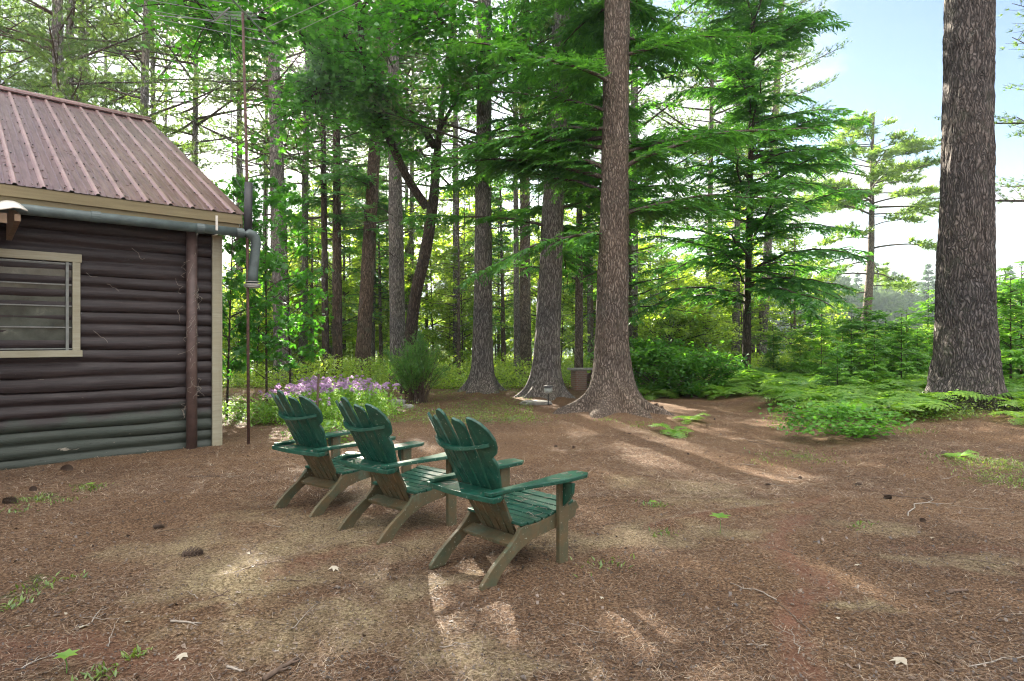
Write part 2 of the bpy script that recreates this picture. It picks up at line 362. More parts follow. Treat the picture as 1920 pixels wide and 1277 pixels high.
    grn_ = np.maximum(grn_, 0.6 * sstep(4.2, 5.5, x - .05 * y) * sstep(9.5, 11.5, y))
    for (a, b, r_) in [(860, 790, 1.2), (70, 935, .35), (170, 915, .3), (60, 1110, .25), (1880, 880, .8), (1840, 900, .5), (500, 780, 1.3), (1550, 800, 1.2), (1420, 740, 2.), (1505, 850, .4), (980, 790, .6)]:
        cx, cy = gp(a, b); grn_ = np.maximum(grn_, 0.55 * np.exp(-(((x - cx) / r_) ** 2 + ((y - cy) / r_) ** 2)))
    C = np.stack([red_, snd + 0 * x, grn_, np.ones_like(x)], -1).astype(np.float32)
    ca = me.color_attributes.new('cover', 'FLOAT_COLOR', 'POINT'); ca.data.foreach_set('color', C.ravel())
    o = new_obj('ground', me); tag(o, 'brown needle covered forest ground with sandy and mossy patches', None, None, 'structure'); return o
build_ground()
def gz(x, y): return float(ground_h(np.array([x]), np.array([y]), False)[0])
# lake
m, N, L, bs = mat('lake_water'); bs.inputs['Base Color'].default_value = (0.05, 0.08, 0.09, 1); bs.inputs['Roughness'].default_value = 0.12
nz = noise(N, L, mapping(N, L, objcoord(N), (1, 2.5, 1)), 1.5, 4); bump(N, L, nz.outputs['Fac'], bs, 0.25, 0.05)
o = MB().add([(-600, 42, -2.45), (700, 42, -2.45), (700, 330, -2.45), (-600, 330, -2.45)], [(0, 1, 2, 3)]).build('water', m); tag(o, 'calm lake water beyond the trees', None, None, 'structure')

# ------------------------------------------------------------------ vegetation templates
_r = rng(1)
def t_tuft(n=9, ln=0.13, wd=0.012, cone=0.9, seed=1):
    r = rng(seed); V = []; Fc = []
    for i in range(n):
        a = r.uniform(0, 2 * np.pi); c = r.uniform(0.15, cone); d = np.array([math.cos(c), math.sin(c) * math.cos(a), math.sin(c) * math.sin(a)])
        s = np.cross(d, r.normal(size=3)); s /= np.linalg.norm(s); l = ln * r.uniform(.75, 1.15)
        V += [s * wd / 2, -s * wd / 2, d * l]; Fc.append((3 * i, 3 * i + 1, 3 * i + 2))
    return np.array(V), np.array(Fc)
TUFT = t_tuft(11, .14, .014); TUFT2 = t_tuft(8, .2, .03, 1.0, 5)
LEAF4 = (np.array([[0, 0, 0], [.45, .3, .06], [1, 0, -.05], [.45, -.3, .06]]), np.array([[0, 1, 2], [0, 2, 3]]))
def t_star(lobes=5, seed=0):
    pts = [(0, 0, 0)]; n = lobes * 2 + 1
    for i in range(n):
        a = math.pi * (-0.78 + 1.56 * i / (n - 1)); rr = (.58 if i % 2 == 0 else .3) if i not in (n // 2,) else .62
        if i % 2 == 1: rr = .6
        else: rr = .3
        pts.append((.3 + rr * math.cos(a), rr * math.sin(a), -.10 * (rr > .5) + .03 * math.sin(i * 3)))
    return np.array(pts), np.array([[0, i, i + 1] for i in range(1, n)])
MAPLE = t_star()
def ortho_dirs(n, r, spread=1.0, zbias=0.0):
    d = r.normal(size=(n, 3)); d[:, 2] = d[:, 2] * spread + zbias; return d / np.linalg.norm(d, axis=1, keepdims=True)

# ---- trunks
def trunk_mesh(name, H, r0, material, lean=(0, 0), bend=None, flare=0.6, lobes=5, seed=0, nseg=64, nz_=150, top=0.5, rough=0.02, flare_h=0.35, below=0.35):
    t = np.linspace(0, 1, nz_); z = -below + (H + below) * t ** 1.6
    th = np.linspace(0, 2 * np.pi, nseg, endpoint=False) + np.pi / 2
    Z, T = np.meshgrid(z, th, indexing='ij'); zz = np.clip(Z, 0, None)
    rad = r0 * (1 - (1 - top) * zz / H)
    r = rng(seed); ph = r.uniform(0, 6.28, 4)
    lob = 0.5 + 0.35 * np.cos(lobes * T + ph[0]) + 0.2 * np.cos((lobes + 2) * T + ph[1]) + 0.15 * np.cos(2 * T + ph[2])
    fl = np.exp(-zz / flare_h)
    nr = lobes + 2; pk = 0
    for q in range(nr):
        a0 = 2 * np.pi * (q + r.uniform(-.3, .3)) / nr + ph[0]; dth = np.abs((T - a0 + .35 * np.sin(zz * 3 + q) + np.pi) % (2 * np.pi) - np.pi)
        pk = np.maximum(pk, np.exp(-(dth / r.uniform(.2, .36)) ** 2) * r.uniform(.6, 1.25))
    rad = rad * (1 + flare * (.42 * np.exp(-zz / (flare_h * 1.3)) + .85 * pk * np.exp(-zz / (flare_h * .75)) + .18 * np.exp(-zz / (flare_h * 4))))
    rad = np.where(Z < 0, rad * (1 + 0.5 * flare * (-Z / below) * lob), rad)
    circ = T * r0 * 9
    wob = fbm(np.cos(T) * 2 + 5, np.sin(T) * 2 + Z * .8, 0, seed + 3, 3) - .5
    rad = rad * (1 + .16 * wob)
    sh = fbm(circ * .5 + 3, Z * 1.2, 0, seed + 4, 2)
    rdg = 1 - np.abs(2 * fbm(circ + sh * 4, Z * 1.8 + sh * 2, 0, seed + 5, 3) - 1) * 2.2
    rad = rad + rough * (rdg - .5) + rough * .5 * (fbm(circ * 3, Z * 9, 0, seed + 8, 2) - .5)
    cx = lean[0] * Z / H; cy = lean[1] * Z / H
    if bend: cx = cx + bend * np.sin(np.pi * zz / H * 1.4)
    V = np.stack([cx + rad * np.cos(T), cy + rad * np.sin(T), Z], -1).reshape(-1, 3)
    i, j = np.meshgrid(np.arange(nz_ - 1), np.arange(nseg), indexing='ij'); j2 = (j + 1) % nseg
    Fc = np.stack([i * nseg + j, i * nseg + j2, (i + 1) * nseg + j2, (i + 1) * nseg + j], -1).reshape(-1, 4)
    me = np_mesh(name, V, Fc, material, True)
    return me, (lambda h: np.array([lean[0] * h / H + (bend * math.sin(math.pi * h / H * 1.4) if bend else 0), lean[1] * h / H, h])), (lambda h: r0 * (1 - (1 - top) * h / H))

def limb_path(p0, az, L, rise, curve, r, K=9, wig=.05):
    t = np.linspace(0, 1, K)
    h = np.array([math.cos(az), math.sin(az)]); side = np.array([-h[1], h[0]])
    wob = np.cumsum(r.normal(size=K)) * wig * L / K
    zz = rise * L * t + curve * L * t * t + np.cumsum(r.normal(size=K)) * wig * .6 * L / K
    P = np.stack([p0[0] + h[0] * L * t + side[0] * wob, p0[1] + h[1] * L * t + side[1] * wob, p0[2] + zz], -1)
    return P
def at_path(P, s):
    K = len(P) - 1; f = np.clip(s * K, 0, K - 1e-6); i = f.astype(int); u = (f - i)[:, None]
    return P[i] * (1 - u) + P[i + 1] * u, (P[i + 1] - P[i])

def pine_parts(axis, trad, H, z0, z1, nl, Lmax, seed, tuft=TUFT, ts=1.0, dens=1.0, rise=.12, curve=.05, azfn=None, dead=0, dead_z=(3, 8), shape='pine', fol0=.35, tstep=.13):
    r = rng(seed); limbs = []; rads = []; pos = []; dr = []
    for k in range(nl):
        f = k / max(nl - 1, 1); h = z0 + (z1 - z0) * f + r.uniform(-.3, .3)
        az = azfn(r) if azfn else r.uniform(0, 2 * np.pi)
        prof = (1 - f) ** .7 * .85 + .18 if shape == 'pine' else (.55 + .45 * math.sin(math.pi * min(1, f * 1.1))) * (1 - .45 * f)
        L = Lmax * prof * r.uniform(.65, 1.1)
        P = limb_path(axis(h), az, L, rise + r.uniform(-.12, .12) + .25 * f, curve, r)
        limbs.append(P); rr = max(.012, .03 * L / 2.5) * np.linspace(1.15, .25, len(P)); rads.append(rr)
        s = np.arange(fol0, 1.0, .32 / L / dens * .8)
        if len(s) == 0: continue
        B, T = at_path(P, s)
        for q in range(len(s)):
            sg = 1 if q % 2 else -1
            T_ = T[q] / np.linalg.norm(T[q]); side = np.array([-T_[1], T_[0], 0]) * sg
            bl = (.35 + .75 * (1 - s[q])) * min(1.2, .35 * L) * r.uniform(.6, 1.2) + .15
            d = T_ * r.uniform(.5, .9) + side * r.uniform(.5, 1.0) + np.array([0, 0, r.uniform(-.05, .3)]); d /= np.linalg.norm(d)
            K = 9; limb2 = B[q] + d * bl * np.linspace(0, 1, K)[:, None] + np.array([0, 0, 1]) * (np.linspace(0, 1, K) ** 2)[:, None] * bl * r.uniform(-.1, .2)
            limbs.append(limb2); rads.append(np.linspace(.008, .003, K))
            n = max(2, int(bl / tstep))
            u = np.linspace(.25, 1, n); pp = B[q] + d * bl * u[:, None] + r.normal(size=(n, 3)) * .05
            pos.append(pp); dd = d + r.normal(size=(n, 3)) * .5 + np.array([0, 0, .35]); dr.append(dd)
    for k in range(dead):
        h = r.uniform(*dead_z); az = azfn(r) if azfn else r.uniform(0, 2 * np.pi); L = r.uniform(.5, 2.6)
        limbs.append(limb_path(axis(h), az, L, r.uniform(-.25, .15), r.uniform(-.1, .15), r, wig=.15)); rads.append(max(.008, .009 * L) * np.linspace(1.2, .2, 9))
        for j in range(2):
            P = limbs[-1 - j]; b, T = at_path(P, np.array([r.uniform(.3, .8)]))
            limbs.append(limb_path(b[0], az + r.choice([-1, 1]) * r.uniform(.4, .9), L * .4, r.uniform(-.2, .2), 0, r, wig=.2)); rads.append(.006 * np.linspace(1, .3, 9))
    pos = np.concatenate(pos); dr = np.concatenate(dr); 
    crown = stamp(*tuft, pos, frames(dr, roll=r.uniform(0, 6.28, len(pos))), ts * r.uniform(.8, 1.25, len(pos)))
    return tubes_np(np.array(limbs), np.array(rads), 5), crown

TWIG = (np.array([[0, 0, 0], [.3, .5, 0], [1, 0, -.12], [.3, -.5, 0]]), np.array([[0, 1, 2], [0, 2, 3]]))
def hemlock_parts(axis, trad, z0, z1, nl, Lmax, seed, azfn=None, droop=-.22, step=.17, tw=.05, twl=.15, shape=.8, rise0=.15, lf=None):
    r = rng(seed); limbs = []; rads = []; pos = []; D = []; sc_ = []
    for k in range(nl):
        f = k / max(nl - 1, 1); h = z0 + (z1 - z0) * f + r.uniform(-.2, .2)
        az = azfn(r) if azfn else r.uniform(0, 2 * np.pi)
        L = Lmax * ((1 - f) ** shape * .85 + .15) * r.uniform(.6, 1.1)
        if lf is not None: L = lf(f) * r.uniform(.7, 1.1)
        P = limb_path(axis(h), az, L, rise0 + r.uniform(-.22, .3) + .2 * f, droop * r.uniform(.5, 1.7), r, wig=.13)
        limbs.append(P); rads.append(max(.008, .011 * L) * np.linspace(1.15, .2, len(P)))
        s = np.arange(.08, 1.0, step / L); B, T = at_path(P, s)
        for q in range(len(s)):
            for sg in (-1, 1):
                if r.random() < .12: continue
                T_ = T[q] / np.linalg.norm(T[q]); side = np.array([-T_[1], T_[0], 0]) * sg
                bl = (.16 + .42 * L * (1 - s[q]) ** .7 * .6) * r.uniform(.5, 1.15)
                bl = min(bl, 1.1)
                d = T_ * .7 + side * .8 + np.array([0, 0, r.uniform(-.5, .22)]); d /= np.linalg.norm(d)
                n = max(2, int(bl / (tw * .85))); u = np.linspace(.08, 1, n)
                c = B[q] + d * bl * u[:, None] + np.array([0, 0, -1]) * (u ** 2)[:, None] * bl * r.uniform(.05, .35)
                for s2 in (-1, 1):
                    sd2 = np.cross(d, [0, 0, 1]) * s2
                    dd = d[None] * .75 + sd2[None] * .7 + r.normal(size=(n, 3)) * .16 + np.array([0, 0, -.1])
                    pos.append(c); D.append(dd); sc_.append(twl * (1.15 - .6 * u) * r.uniform(.7, 1.3, n))
    pos = np.concatenate(pos); D = np.concatenate(D); s_ = np.concatenate(sc_)
    wd_ = 1.0; tv = TWIG[0] * np.array([1, .3, 1])
    crown = stamp(tv, TWIG[1], pos, frames(D, roll=r.normal(size=len(pos)) * .35), s_)
    return tubes_np(np.array(limbs), np.array(rads), 5), crown

def leafy_parts(axis, H, z0, nb, Lmax, seed, leaf=LEAF4, ls=.09, per=14, rise=.45, flat=.5, rad=.3, sub=5, br=.012):
    r = rng(seed); limbs = []; rads = []; pos = []
    for k in range(nb):
        f = k / max(nb - 1, 1); h = z0 + (H - z0) * f; az = r.uniform(0, 2 * np.pi)
        L = Lmax * (math.sin(math.pi * (.18 + .75 * f)) ** .7) * r.uniform(.6, 1.1)
        P = limb_path(axis(h), az, L, rise + r.uniform(-.2, .25), r.uniform(-.2, .05), r, wig=.12); limbs.append(P); rads.append(br * np.linspace(1.2, .25, 9) * max(.5, L))
        for q in range(sub):
            s = r.uniform(.25, 1); b, T = at_path(P, np.array([s]))
            az2 = az + r.uniform(-1.2, 1.2); l2 = r.uniform(.25, .6) * L * .6 + .1
            P2 = limb_path(b[0], az2, l2, r.uniform(-.1, .4), -.1, r, wig=.15); limbs.append(P2); rads.append(br * .4 * np.linspace(1, .3, 9))
            u = r.uniform(.2, 1.05, per); c, _ = at_path(P2, np.clip(u, 0, .999))
            pos.append(c + r.normal(size=(per, 3)) * np.array([rad, rad, rad * flat]) * .35)
    pos = np.concatenate(pos); n = len(pos)
    D = np.stack([r.normal(size=n), r.normal(size=n), r.normal(size=n) * .35 - .25], -1)
    return tubes_np(np.array(limbs), np.array(rads), 4), stamp(*leaf, pos, frames(D, roll=r.normal(size=n) * .5), ls * r.uniform(.7, 1.35, n))

def make_tree(name, trunk, limbs, crown, bark, leaves, label, cat, group=None, loc=(0, 0, 0), rz=0, limbmat=None):
    t = empty(name, loc, rz, label, cat, group)
    if trunk is not None: new_obj('trunk', trunk, t)
    if limbs is not None: new_obj('branches', np_mesh('branches', *limbs, limbmat or M['limb'], True), t)
    if crown is not None: new_obj('crown', np_mesh('crown', *crown, leaves), t)
    return t

# ------------------------------------------------------------------ cabin
def wood_mat(name, c1, c2, rough=.5, scale=(3, 40, 40), stain=None, bs_=.25, spec=.4, chips=None):
    m, N, L, bs = mat(name); oc = objcoord(N)
    n = noise(N, L, mapping(N, L, oc, scale), 1.0, 6, .65); n2 = noise(N, L, oc, 2.3, 5, .6)
    c = ramp(N, L, n.outputs['Fac'], [(.3, c1), (.7, c2)]).outputs[0]
    if stain:
        r = ramp(N, L, n2.outputs['Fac'], [(.45, (0, 0, 0)), (.7, (.85, .85, .85))]); c = mixc(N, L, r.outputs[0], c, stain)
    if chips:
        n3 = noise(N, L, mapping(N, L, oc, (1, 1, 2.2)), 9, 5, .7, .6); r = ramp(N, L, n3.outputs['Fac'], [(.69, (0, 0, 0)), (.715, (1, 1, 1))]); c = mixc(N, L, r.outputs[0], c, chips)
    L.new(c, bs.inputs['Base Color']); bs.inputs['Roughness'].default_value = rough; bs.inputs['Specular IOR Level'].default_value = spec
    bump(N, L, n.outputs['Fac'], bs, bs_, .006); return m
def log_mat():
    m, N, L, bs = mat('dark_log_siding'); oc = objcoord(N); sp = nd(N, 'ShaderNodeSeparateXYZ'); L.new(oc, sp.inputs[0])
    n = noise(N, L, mapping(N, L, oc, (1.2, 20, 20)), 1.6, 7, .65); n2 = noise(N, L, mapping(N, L, oc, (1, 1, 1.4)), 1.6, 6, .65); n3 = noise(N, L, mapping(N, L, oc, (1, 1, 3)), 3.2, 5, .6, .5)
    c = ramp(N, L, n.outputs['Fac'], [(.3, (.014, .009, .01)), (.55, (.032, .022, .023)), (.75, (.06, .044, .042))]).outputs[0]
    # mildew on the bottom courses, with a ragged upper edge
    h = nd(N, 'ShaderNodeMath', operation='MULTIPLY_ADD'); L.new(n2.outputs['Fac'], h.inputs[0]); h.inputs[1].default_value = -.9; L.new(sp.outputs['Z'], h.inputs[2])
    r = ramp(N, L, h.outputs[0], [(.0, (.75, .75, .75)), (.16, (0, 0, 0))])
    c = mixc(N, L, r.outputs[0], c, (.045, .062, .048))
    # chips of bare wood
    lo = nd(N, 'ShaderNodeMapRange'); lo.inputs['From Min'].default_value = .2; lo.inputs['From Max'].default_value = 1.5; lo.inputs['To Min'].default_value = .03; lo.inputs['To Max'].default_value = -.04; L.new(sp.outputs['Z'], lo.inputs['Value'])
    ad = nd(N, 'ShaderNodeMath', operation='ADD'); L.new(n3.outputs['Fac'], ad.inputs[0]); L.new(lo.outputs[0], ad.inputs[1])
    r2 = ramp(N, L, ad.outputs[0], [(.705, (0, 0, 0)), (.72, (1, 1, 1))]); c = mixc(N, L, r2.outputs[0], c, (.3, .27, .22))
    n5 = noise(N, L, mapping(N, L, oc, (1, 1, 1)), 45, 3, .6); r5 = ramp(N, L, n5.outputs['Fac'], [(.71, (0, 0, 0)), (.74, (.6, .6, .6))]); c = mixc(N, L, r5.outputs[0], c, (.2, .17, .15))
    nk = noise(N, L, mapping(N, L, oc, (1.3, 22, 22)), 2.2, 4, .55, .8); rk = ramp(N, L, nk.outputs['Fac'], [(.485, (0, 0, 0)), (.5, (.9, .9, .9)), (.515, (0, 0, 0))]); c = mixc(N, L, rk.outputs[0], c, (.008, .006, .006))
    L.new(c, bs.inputs['Base Color']); rr = ramp(N, L, n2.outputs['Fac'], [(.3, (.42, .42, .42)), (.7, (.65, .65, .65))]); L.new(rr.outputs[0], bs.inputs['Roughness'])
    bs.inputs['Specular IOR Level'].default_value = .4
    bump(N, L, n.outputs['Fac'], bs, .5, .015); return m
M['log'] = log_mat()
M['cream'] = wood_mat('cream_paint', (.27, .25, .18), (.38, .36, .27), .6, stain=(.3, .27, .18), chips=(.2, .17, .12))
M['fascia'] = wood_mat('tan_paint', (.15, .12, .06), (.22, .18, .095), .55, scale=(2, 30, 30), stain=(.2, .15, .08))
def roof_mat():
    m, N, L, bs = mat('faded_maroon_metal'); oc = objcoord(N)
    n = noise(N, L, oc, 1.3, 5, .6); n2 = noise(N, L, mapping(N, L, oc, (9, 1, 1)), 3, 6, .7)
    c = ramp(N, L, n.outputs['Fac'], [(.3, (.085, .034, .032)), (.7, (.145, .066, .06))]).outputs[0]
    r = ramp(N, L, n2.outputs['Fac'], [(.4, (0, 0, 0)), (.75, (.55, .55, .55))]); c = mixc(N, L, r.outputs[0], c, (.34, .22, .21))
    L.new(c, bs.inputs['Base Color']); bs.inputs['Metallic'].default_value = .25; bs.inputs['Roughness'].default_value = .33; bs.inputs['Specular IOR Level'].default_value = .8
    return m
M['roof'] = roof_mat()
def plain(name, c, rough=.5, metal=0, var=.25, scale=14, spec=.5, bs_=.1):
    m, N, L, bs = mat(name); n = noise(N, L, objcoord(N), scale, 5, .6)
    r = ramp(N, L, n.outputs['Fac'], [(.3, tuple(a * (1 - var) for a in c)), (.7, tuple(min(1, a * (1 + var)) for a in c))])
    L.new(r.outputs[0], bs.inputs['Base Color']); bs.inputs['Roughness'].default_value = rough; bs.inputs['Metallic'].default_value = metal; bs.inputs['Specular IOR Level'].default_value = spec
    if bs_: bump(N, L, n.outputs['Fac'], bs, bs_, .004)
    return m
M['pipe'] = plain('grey_green_pipe', (.075, .1, .1), .45, 0, .35, 6)
M['post'] = plain('brown_pipe', (.1, .065, .058), .5, 0, .3, 10)
M['rust'] = plain('rusty_steel', (.1, .055, .045), .75, .2, .5, 30)
M['black'] = plain('black_plastic', (.03, .03, .035), .5)
M['alu'] = plain('aluminium', (.4, .41, .43), .35, .9, .15)
M['stone'] = plain('grey_stone', (.28, .27, .25), .9, 0, .35, 12, .2, .6)
M['white'] = plain('weathered_white', (.6, .57, .52), .6, 0, .2)
M['dead'] = plain('grey_deadwood', (.3, .26, .22), .85, 0, .35, 30, .2, .4)
M['twig'] = plain('brown_twig', (.12, .085, .065), .85, 0, .4, 30, .2, .3)

CX, CY = -4.18, 8.86
cab = empty('log_cabin', (CX, CY, 0), math.atan2(.672, .741), 'low brown log-sided cabin with a maroon ribbed metal roof', 'cabin')
XL = -6.0
# log siding: one swept profile of half logs
prof = []; ex = .161; nlog = 19
rl = random.Random(4)
zl = [0.0]
for i in range(nlog): zl.append(zl[-1] + ex * rl.uniform(.9, 1.1))
zl = [z * ex * nlog / zl[-1] for z in zl]
for i in range(nlog):
    bd = rl.uniform(.042, .056)
    for k in range(9):
        a = k / 8; prof.append((-.012 - bd * math.sin(math.pi * (.06 + .88 * a)) ** .75, -.05 + zl[i] + (zl[i + 1] - zl[i]) * a * .97))
nxs = 90; V = []
for j in range(nxs):
    x = XL + (0 - XL) * j / (nxs - 1)
    for q, (yy, zz) in enumerate(prof):
        i = q // 9; jit = .008 * math.sin(x * 1.3 + i * 2.1) + .004 * math.sin(x * 4.1 + i)
        V.append((x, yy + jit * .6, zz + jit * .8))
n = len(prof)
Fc = [(j * n + q, j * n + q + 1, (j + 1) * n + q + 1, (j + 1) * n + q) for j in range(nxs - 1) for q in range(n - 1)]
siding = new_obj('log_siding', np_mesh('log_siding', np.array(V), np.array(Fc)[:, ::-1], M['log'], True), cab)
mb = MB(); mb.box((XL / 2, 5.15, 1.45), (-XL - .02, 10.28, 3.0)); mb.build('wall', M['log'], cab)
mb = MB(); mb.prism([(.012, 3.0), (10.28, 3.0), (5.15, 5.7)], lambda a, b, t: (t, a, b), -.12, -.0); mb.build('gable', M['log'], cab)
mb = MB(); mb.box((-.048, -.078, 1.47), (.1, .035, 3.02)); mb.box((.02, .0, 1.47), (.032, .19, 3.02)); mb.build('corner_board', M['cream'], cab, bevel=.004)
# roof
def roof_profile():
    pts = []; x = XL - .1; pts.append((x, 0))
    ribs = [.105 - .265 * k for k in range(40) if .105 - .265 * k > XL][::-1]
    for rx in ribs:
        for mx_ in (rx - .265 * 2 / 3, rx - .265 / 3):
            if mx_ > x: pts += [(mx_ - .012, 0), (mx_ - .006, .006), (mx_ + .006, .006), (mx_ + .012, 0)]
        pts += [(rx - .028, 0), (rx - .014, .024), (rx + .014, .024), (rx + .028, 0)]
    pts += [(.2, 0), (.235, .012), (.25, .012), (.252, -.03)]
    return pts
pr = roof_profile(); mb = MB(); SL = math.atan(.5); cs, sn = math.cos(SL), math.sin(SL)
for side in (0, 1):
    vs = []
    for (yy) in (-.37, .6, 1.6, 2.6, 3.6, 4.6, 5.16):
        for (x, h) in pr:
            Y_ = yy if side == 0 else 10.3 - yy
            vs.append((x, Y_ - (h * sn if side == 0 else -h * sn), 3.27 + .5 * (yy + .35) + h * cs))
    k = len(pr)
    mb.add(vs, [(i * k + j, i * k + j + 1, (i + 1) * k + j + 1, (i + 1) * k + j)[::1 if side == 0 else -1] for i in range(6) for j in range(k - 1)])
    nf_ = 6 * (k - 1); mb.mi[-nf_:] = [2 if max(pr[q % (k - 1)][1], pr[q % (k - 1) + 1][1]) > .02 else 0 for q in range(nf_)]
for r_ in range(9):                                      # screws
    yy = -.25 + .6 * r_
    for kx in range(34):
        for dx_ in (-.045, .045):
            x = .105 - .265 * kx + dx_ + .01 * math.sin(kx * 7 + r_ * 3)
            if x > XL and x < .2: mb.box((x, yy, 3.27 + .5 * (yy + .35) + .008), (.014, .014, .01), None, 1)
roof = mb.build('roof', [M['roof'], M['black'], plain('rib_highlight_paint', (.34, .22, .21), .35, .2, .25, 3, .7)], cab)  # paler rib colour paints in the glossy highlights along the ribs
mb = MB(); mb.tube([(XL - .1, 5.15, 6.05), (.26, 5.15, 6.05)], .05, 8); mb.box((XL / 2 + .08, 5.07, 6.02), (-XL + .36, .2, .02), Matrix.Rotation(SL, 3, 'X')); mb.build('ridge_cap', M['roof'], roof)
rq = random.Random(3); mb = MB()
for k in range(420):                                     # needles caught on the metal
    x = rq.uniform(-3.6, .2); yy = -.3 + 5.2 * rq.random() ** 1.3
    if rq.random() < .6: x = .105 - .265 * round((.105 - x) / .265) + rq.choice([-.034, .034])
    a = rq.gauss(0, .6) + 1.57; l = rq.uniform(.03, .09); z = 3.27 + .5 * (yy + .35) + .006
    mb.box((x, yy, z), (l, .004, .004), Matrix.Rotation(SL, 3, 'X') @ Matrix.Rotation(a, 3, 'Z'))
nl_ = mb.build('roof_needles', M['twig'], roof); nl_['kind'] = 'stuff'
mb = MB()   # roof deck under the metal + gable overhang
mb.prism([(-.33, 3.255), (5.15, 5.995), (10.63, 3.255), (10.63, 3.19), (5.15, 5.92), (-.33, 3.19)], lambda a, b, t: (t, a, b), XL - .08, .225); mb.build('roof_deck', M['fascia'], roof)
mb = MB(); mb.box((XL / 2 + .1, -.345, 3.19), (-XL + .24, .03, .13)); mb.box((XL / 2 + .09, -.315, 3.10), (-XL + .2, .03, .13)); mb.box((XL / 2 + .08, -.17, 3.045), (-XL + .16, .3, .02)); mb.build('fascia', M['fascia'], cab, bevel=.004)
mb = MB(); mb.prism([(-.32, 3.0), (-.32, 3.18), (5.15, 5.91), (5.15, 5.72)], lambda a, b, t: (t, a, b), .205, .24); mb.build('rake_board', M['fascia'], roof)
# window
wx0, wx1, wz0, wz1 = -2.95, -1.63, 1.30, 2.56
win = empty('window', (0, 0, 0)); win.parent = cab
mb = MB(); fw = .1; yf = -.085
mb.box(((wx0 + wx1) / 2, yf, wz1 - fw / 2), (wx1 - wx0 + .03, .05, fw)); mb.box(((wx0 + wx1) / 2, yf - .008, wz0 + .04), (wx1 - wx0 + .04, .066, .08))
for x in (wx0 + .04, wx1 - .04): mb.box((x, yf, (wz0 + wz1) / 2 - .01), (.08, .048, wz1 - wz0 - fw - .082))
mb.build('frame', M['cream'], win, bevel=.004)
mb = MB(); ix0, ix1, iz0, iz1 = wx0 + .08, wx1 - .08, wz0 + .08, wz1 - .1
for x in (ix0 + .02, ix1 - .05): mb.box((x, yf + .01, (iz0 + iz1) / 2), (.03, .025, iz1 - iz0))
for k in range(5):
    z = iz0 + .02 + (iz1 - iz0 - .04) * k / 4; mb.box(((ix0 + ix1) / 2, yf + .012, z), (ix1 - ix0, .02, .014))
mb.build('sash', plain('grey_sash', (.2, .21, .2), .5, .3), win)
m, N, L, bs = mat('painted_reflection_glass'); nz = noise(N, L, objcoord(N), 3, 5, .6); n4 = noise(N, L, mapping(N, L, objcoord(N), (1, 1, 1)), 5, 4)
c = ramp(N, L, nz.outputs['Fac'], [(.3, (.03, .038, .034)), (.6, (.09, .105, .09)), (.75, (.24, .25, .21))]); L.new(c.outputs[0], bs.inputs['Base Color'])  # pale blotches in the colour stand in for blurred reflections
bs.inputs['Roughness'].default_value = .12; bs.inputs['Coat Weight'].default_value = .6; bump(N, L, n4.outputs['Fac'], bs, .08, .02)
mb = MB()
for k in range(4):
    h = (iz1 - iz0 - .04) / 4; z = iz0 + .02 + h * (k + .5); mb.box(((ix0 + ix1) / 2, yf + .035, z), (ix1 - ix0, .006, h - .004), Matrix.Rotation(R(4), 3, 'X'))
mb.build('pane', m, win)
# porch awning corner at the left
m = M['white']; mb = MB(); vs = []; kx = 60
for r_ in range(3):
    for j in range(kx):
        x = -2.235 - 3.4 * j / (kx - 1); o_ = [-.36, -.8, -1.3][r_]; vs.append((x, o_, 3.06 + .24 * (o_ + .36) + .022 * math.sin(j * 1.05)))
mb.add(vs, [(i * kx + j, i * kx + j + 1, (i + 1) * kx + j + 1, (i + 1) * kx + j) for i in range(2) for j in range(kx - 1)])
aw = mb.build('awning', m, cab, smooth=True)
aw.modifiers.new('thick', 'SOLIDIFY').thickness = .012
mb = MB(); mb.prism([(-.1, 3.04), (-1.26, 2.79), (-1.26, 2.72), (-.1, 2.66)], lambda a, b, t: (t, a, b), -2.34, -2.29); mb.box((-3.9, -1.24, 2.74), (3.0, .04, .1)); mb.build('bracket', plain('brown_frame', (.2, .13, .08), .7), aw)
# horizontal drain pipe with its elbow and collar
mb = MB(); yp = -.42; P0 = [(-2.42, yp, 2.984), (-2.2, yp, 2.985), (.2, yp, 3.0)]
mb.tube(P0, .062, 16)
dp = mb.build('drain_pipe', M['pipe'], cab, smooth=True)
for x in (-1.52, -.35, .16): MB().tube([(x - .05, yp, 2.992), (x + .05, yp, 2.992)], .069, 16).build('coupling', M['pipe'], dp)
mb = MB(); mb.tube([(.2, yp, 3.0), (.28, yp, 3.0), (.34, yp, 2.98), (.375, yp, 2.93), (.385, yp, 2.86), (.375, yp, 2.75), (.34, yp, 2.45), (.335, yp, 2.3)], [.066, .066, .07, .07, .068, .062, .068, .07], 16); mb.build('elbow', M['pipe'], dp, smooth=True)
mb = MB()
for dz, rr, hh in ((2.33, .09, .014), (2.295, .115, .03), (2.262, .105, .02)): mb.tube([(.335, yp, dz), (.335, yp, dz - hh)], rr, 20)
mb.build('collar', plain('grey_metal', (.3, .29, .27), .5, .5), dp)
mb = MB(); mb.box((-.16, yp - .07, 3.08), (.03, .006, .2)); mb.box((-.16, yp - .0, 2.925), (.03, .14, .006)); mb.build('strap', M['white'], dp)
mb = MB(); mb.tube([(-.37, -.12, -.05), (-.37, -.12, 1.5), (-.37, -.12, 3.0)], .068, 14); vp = mb.build('downpipe', M['post'], cab, smooth=True)
mb = MB(); rr_ = random.Random(8)                       # dry vine tendrils on the downpipe and siding
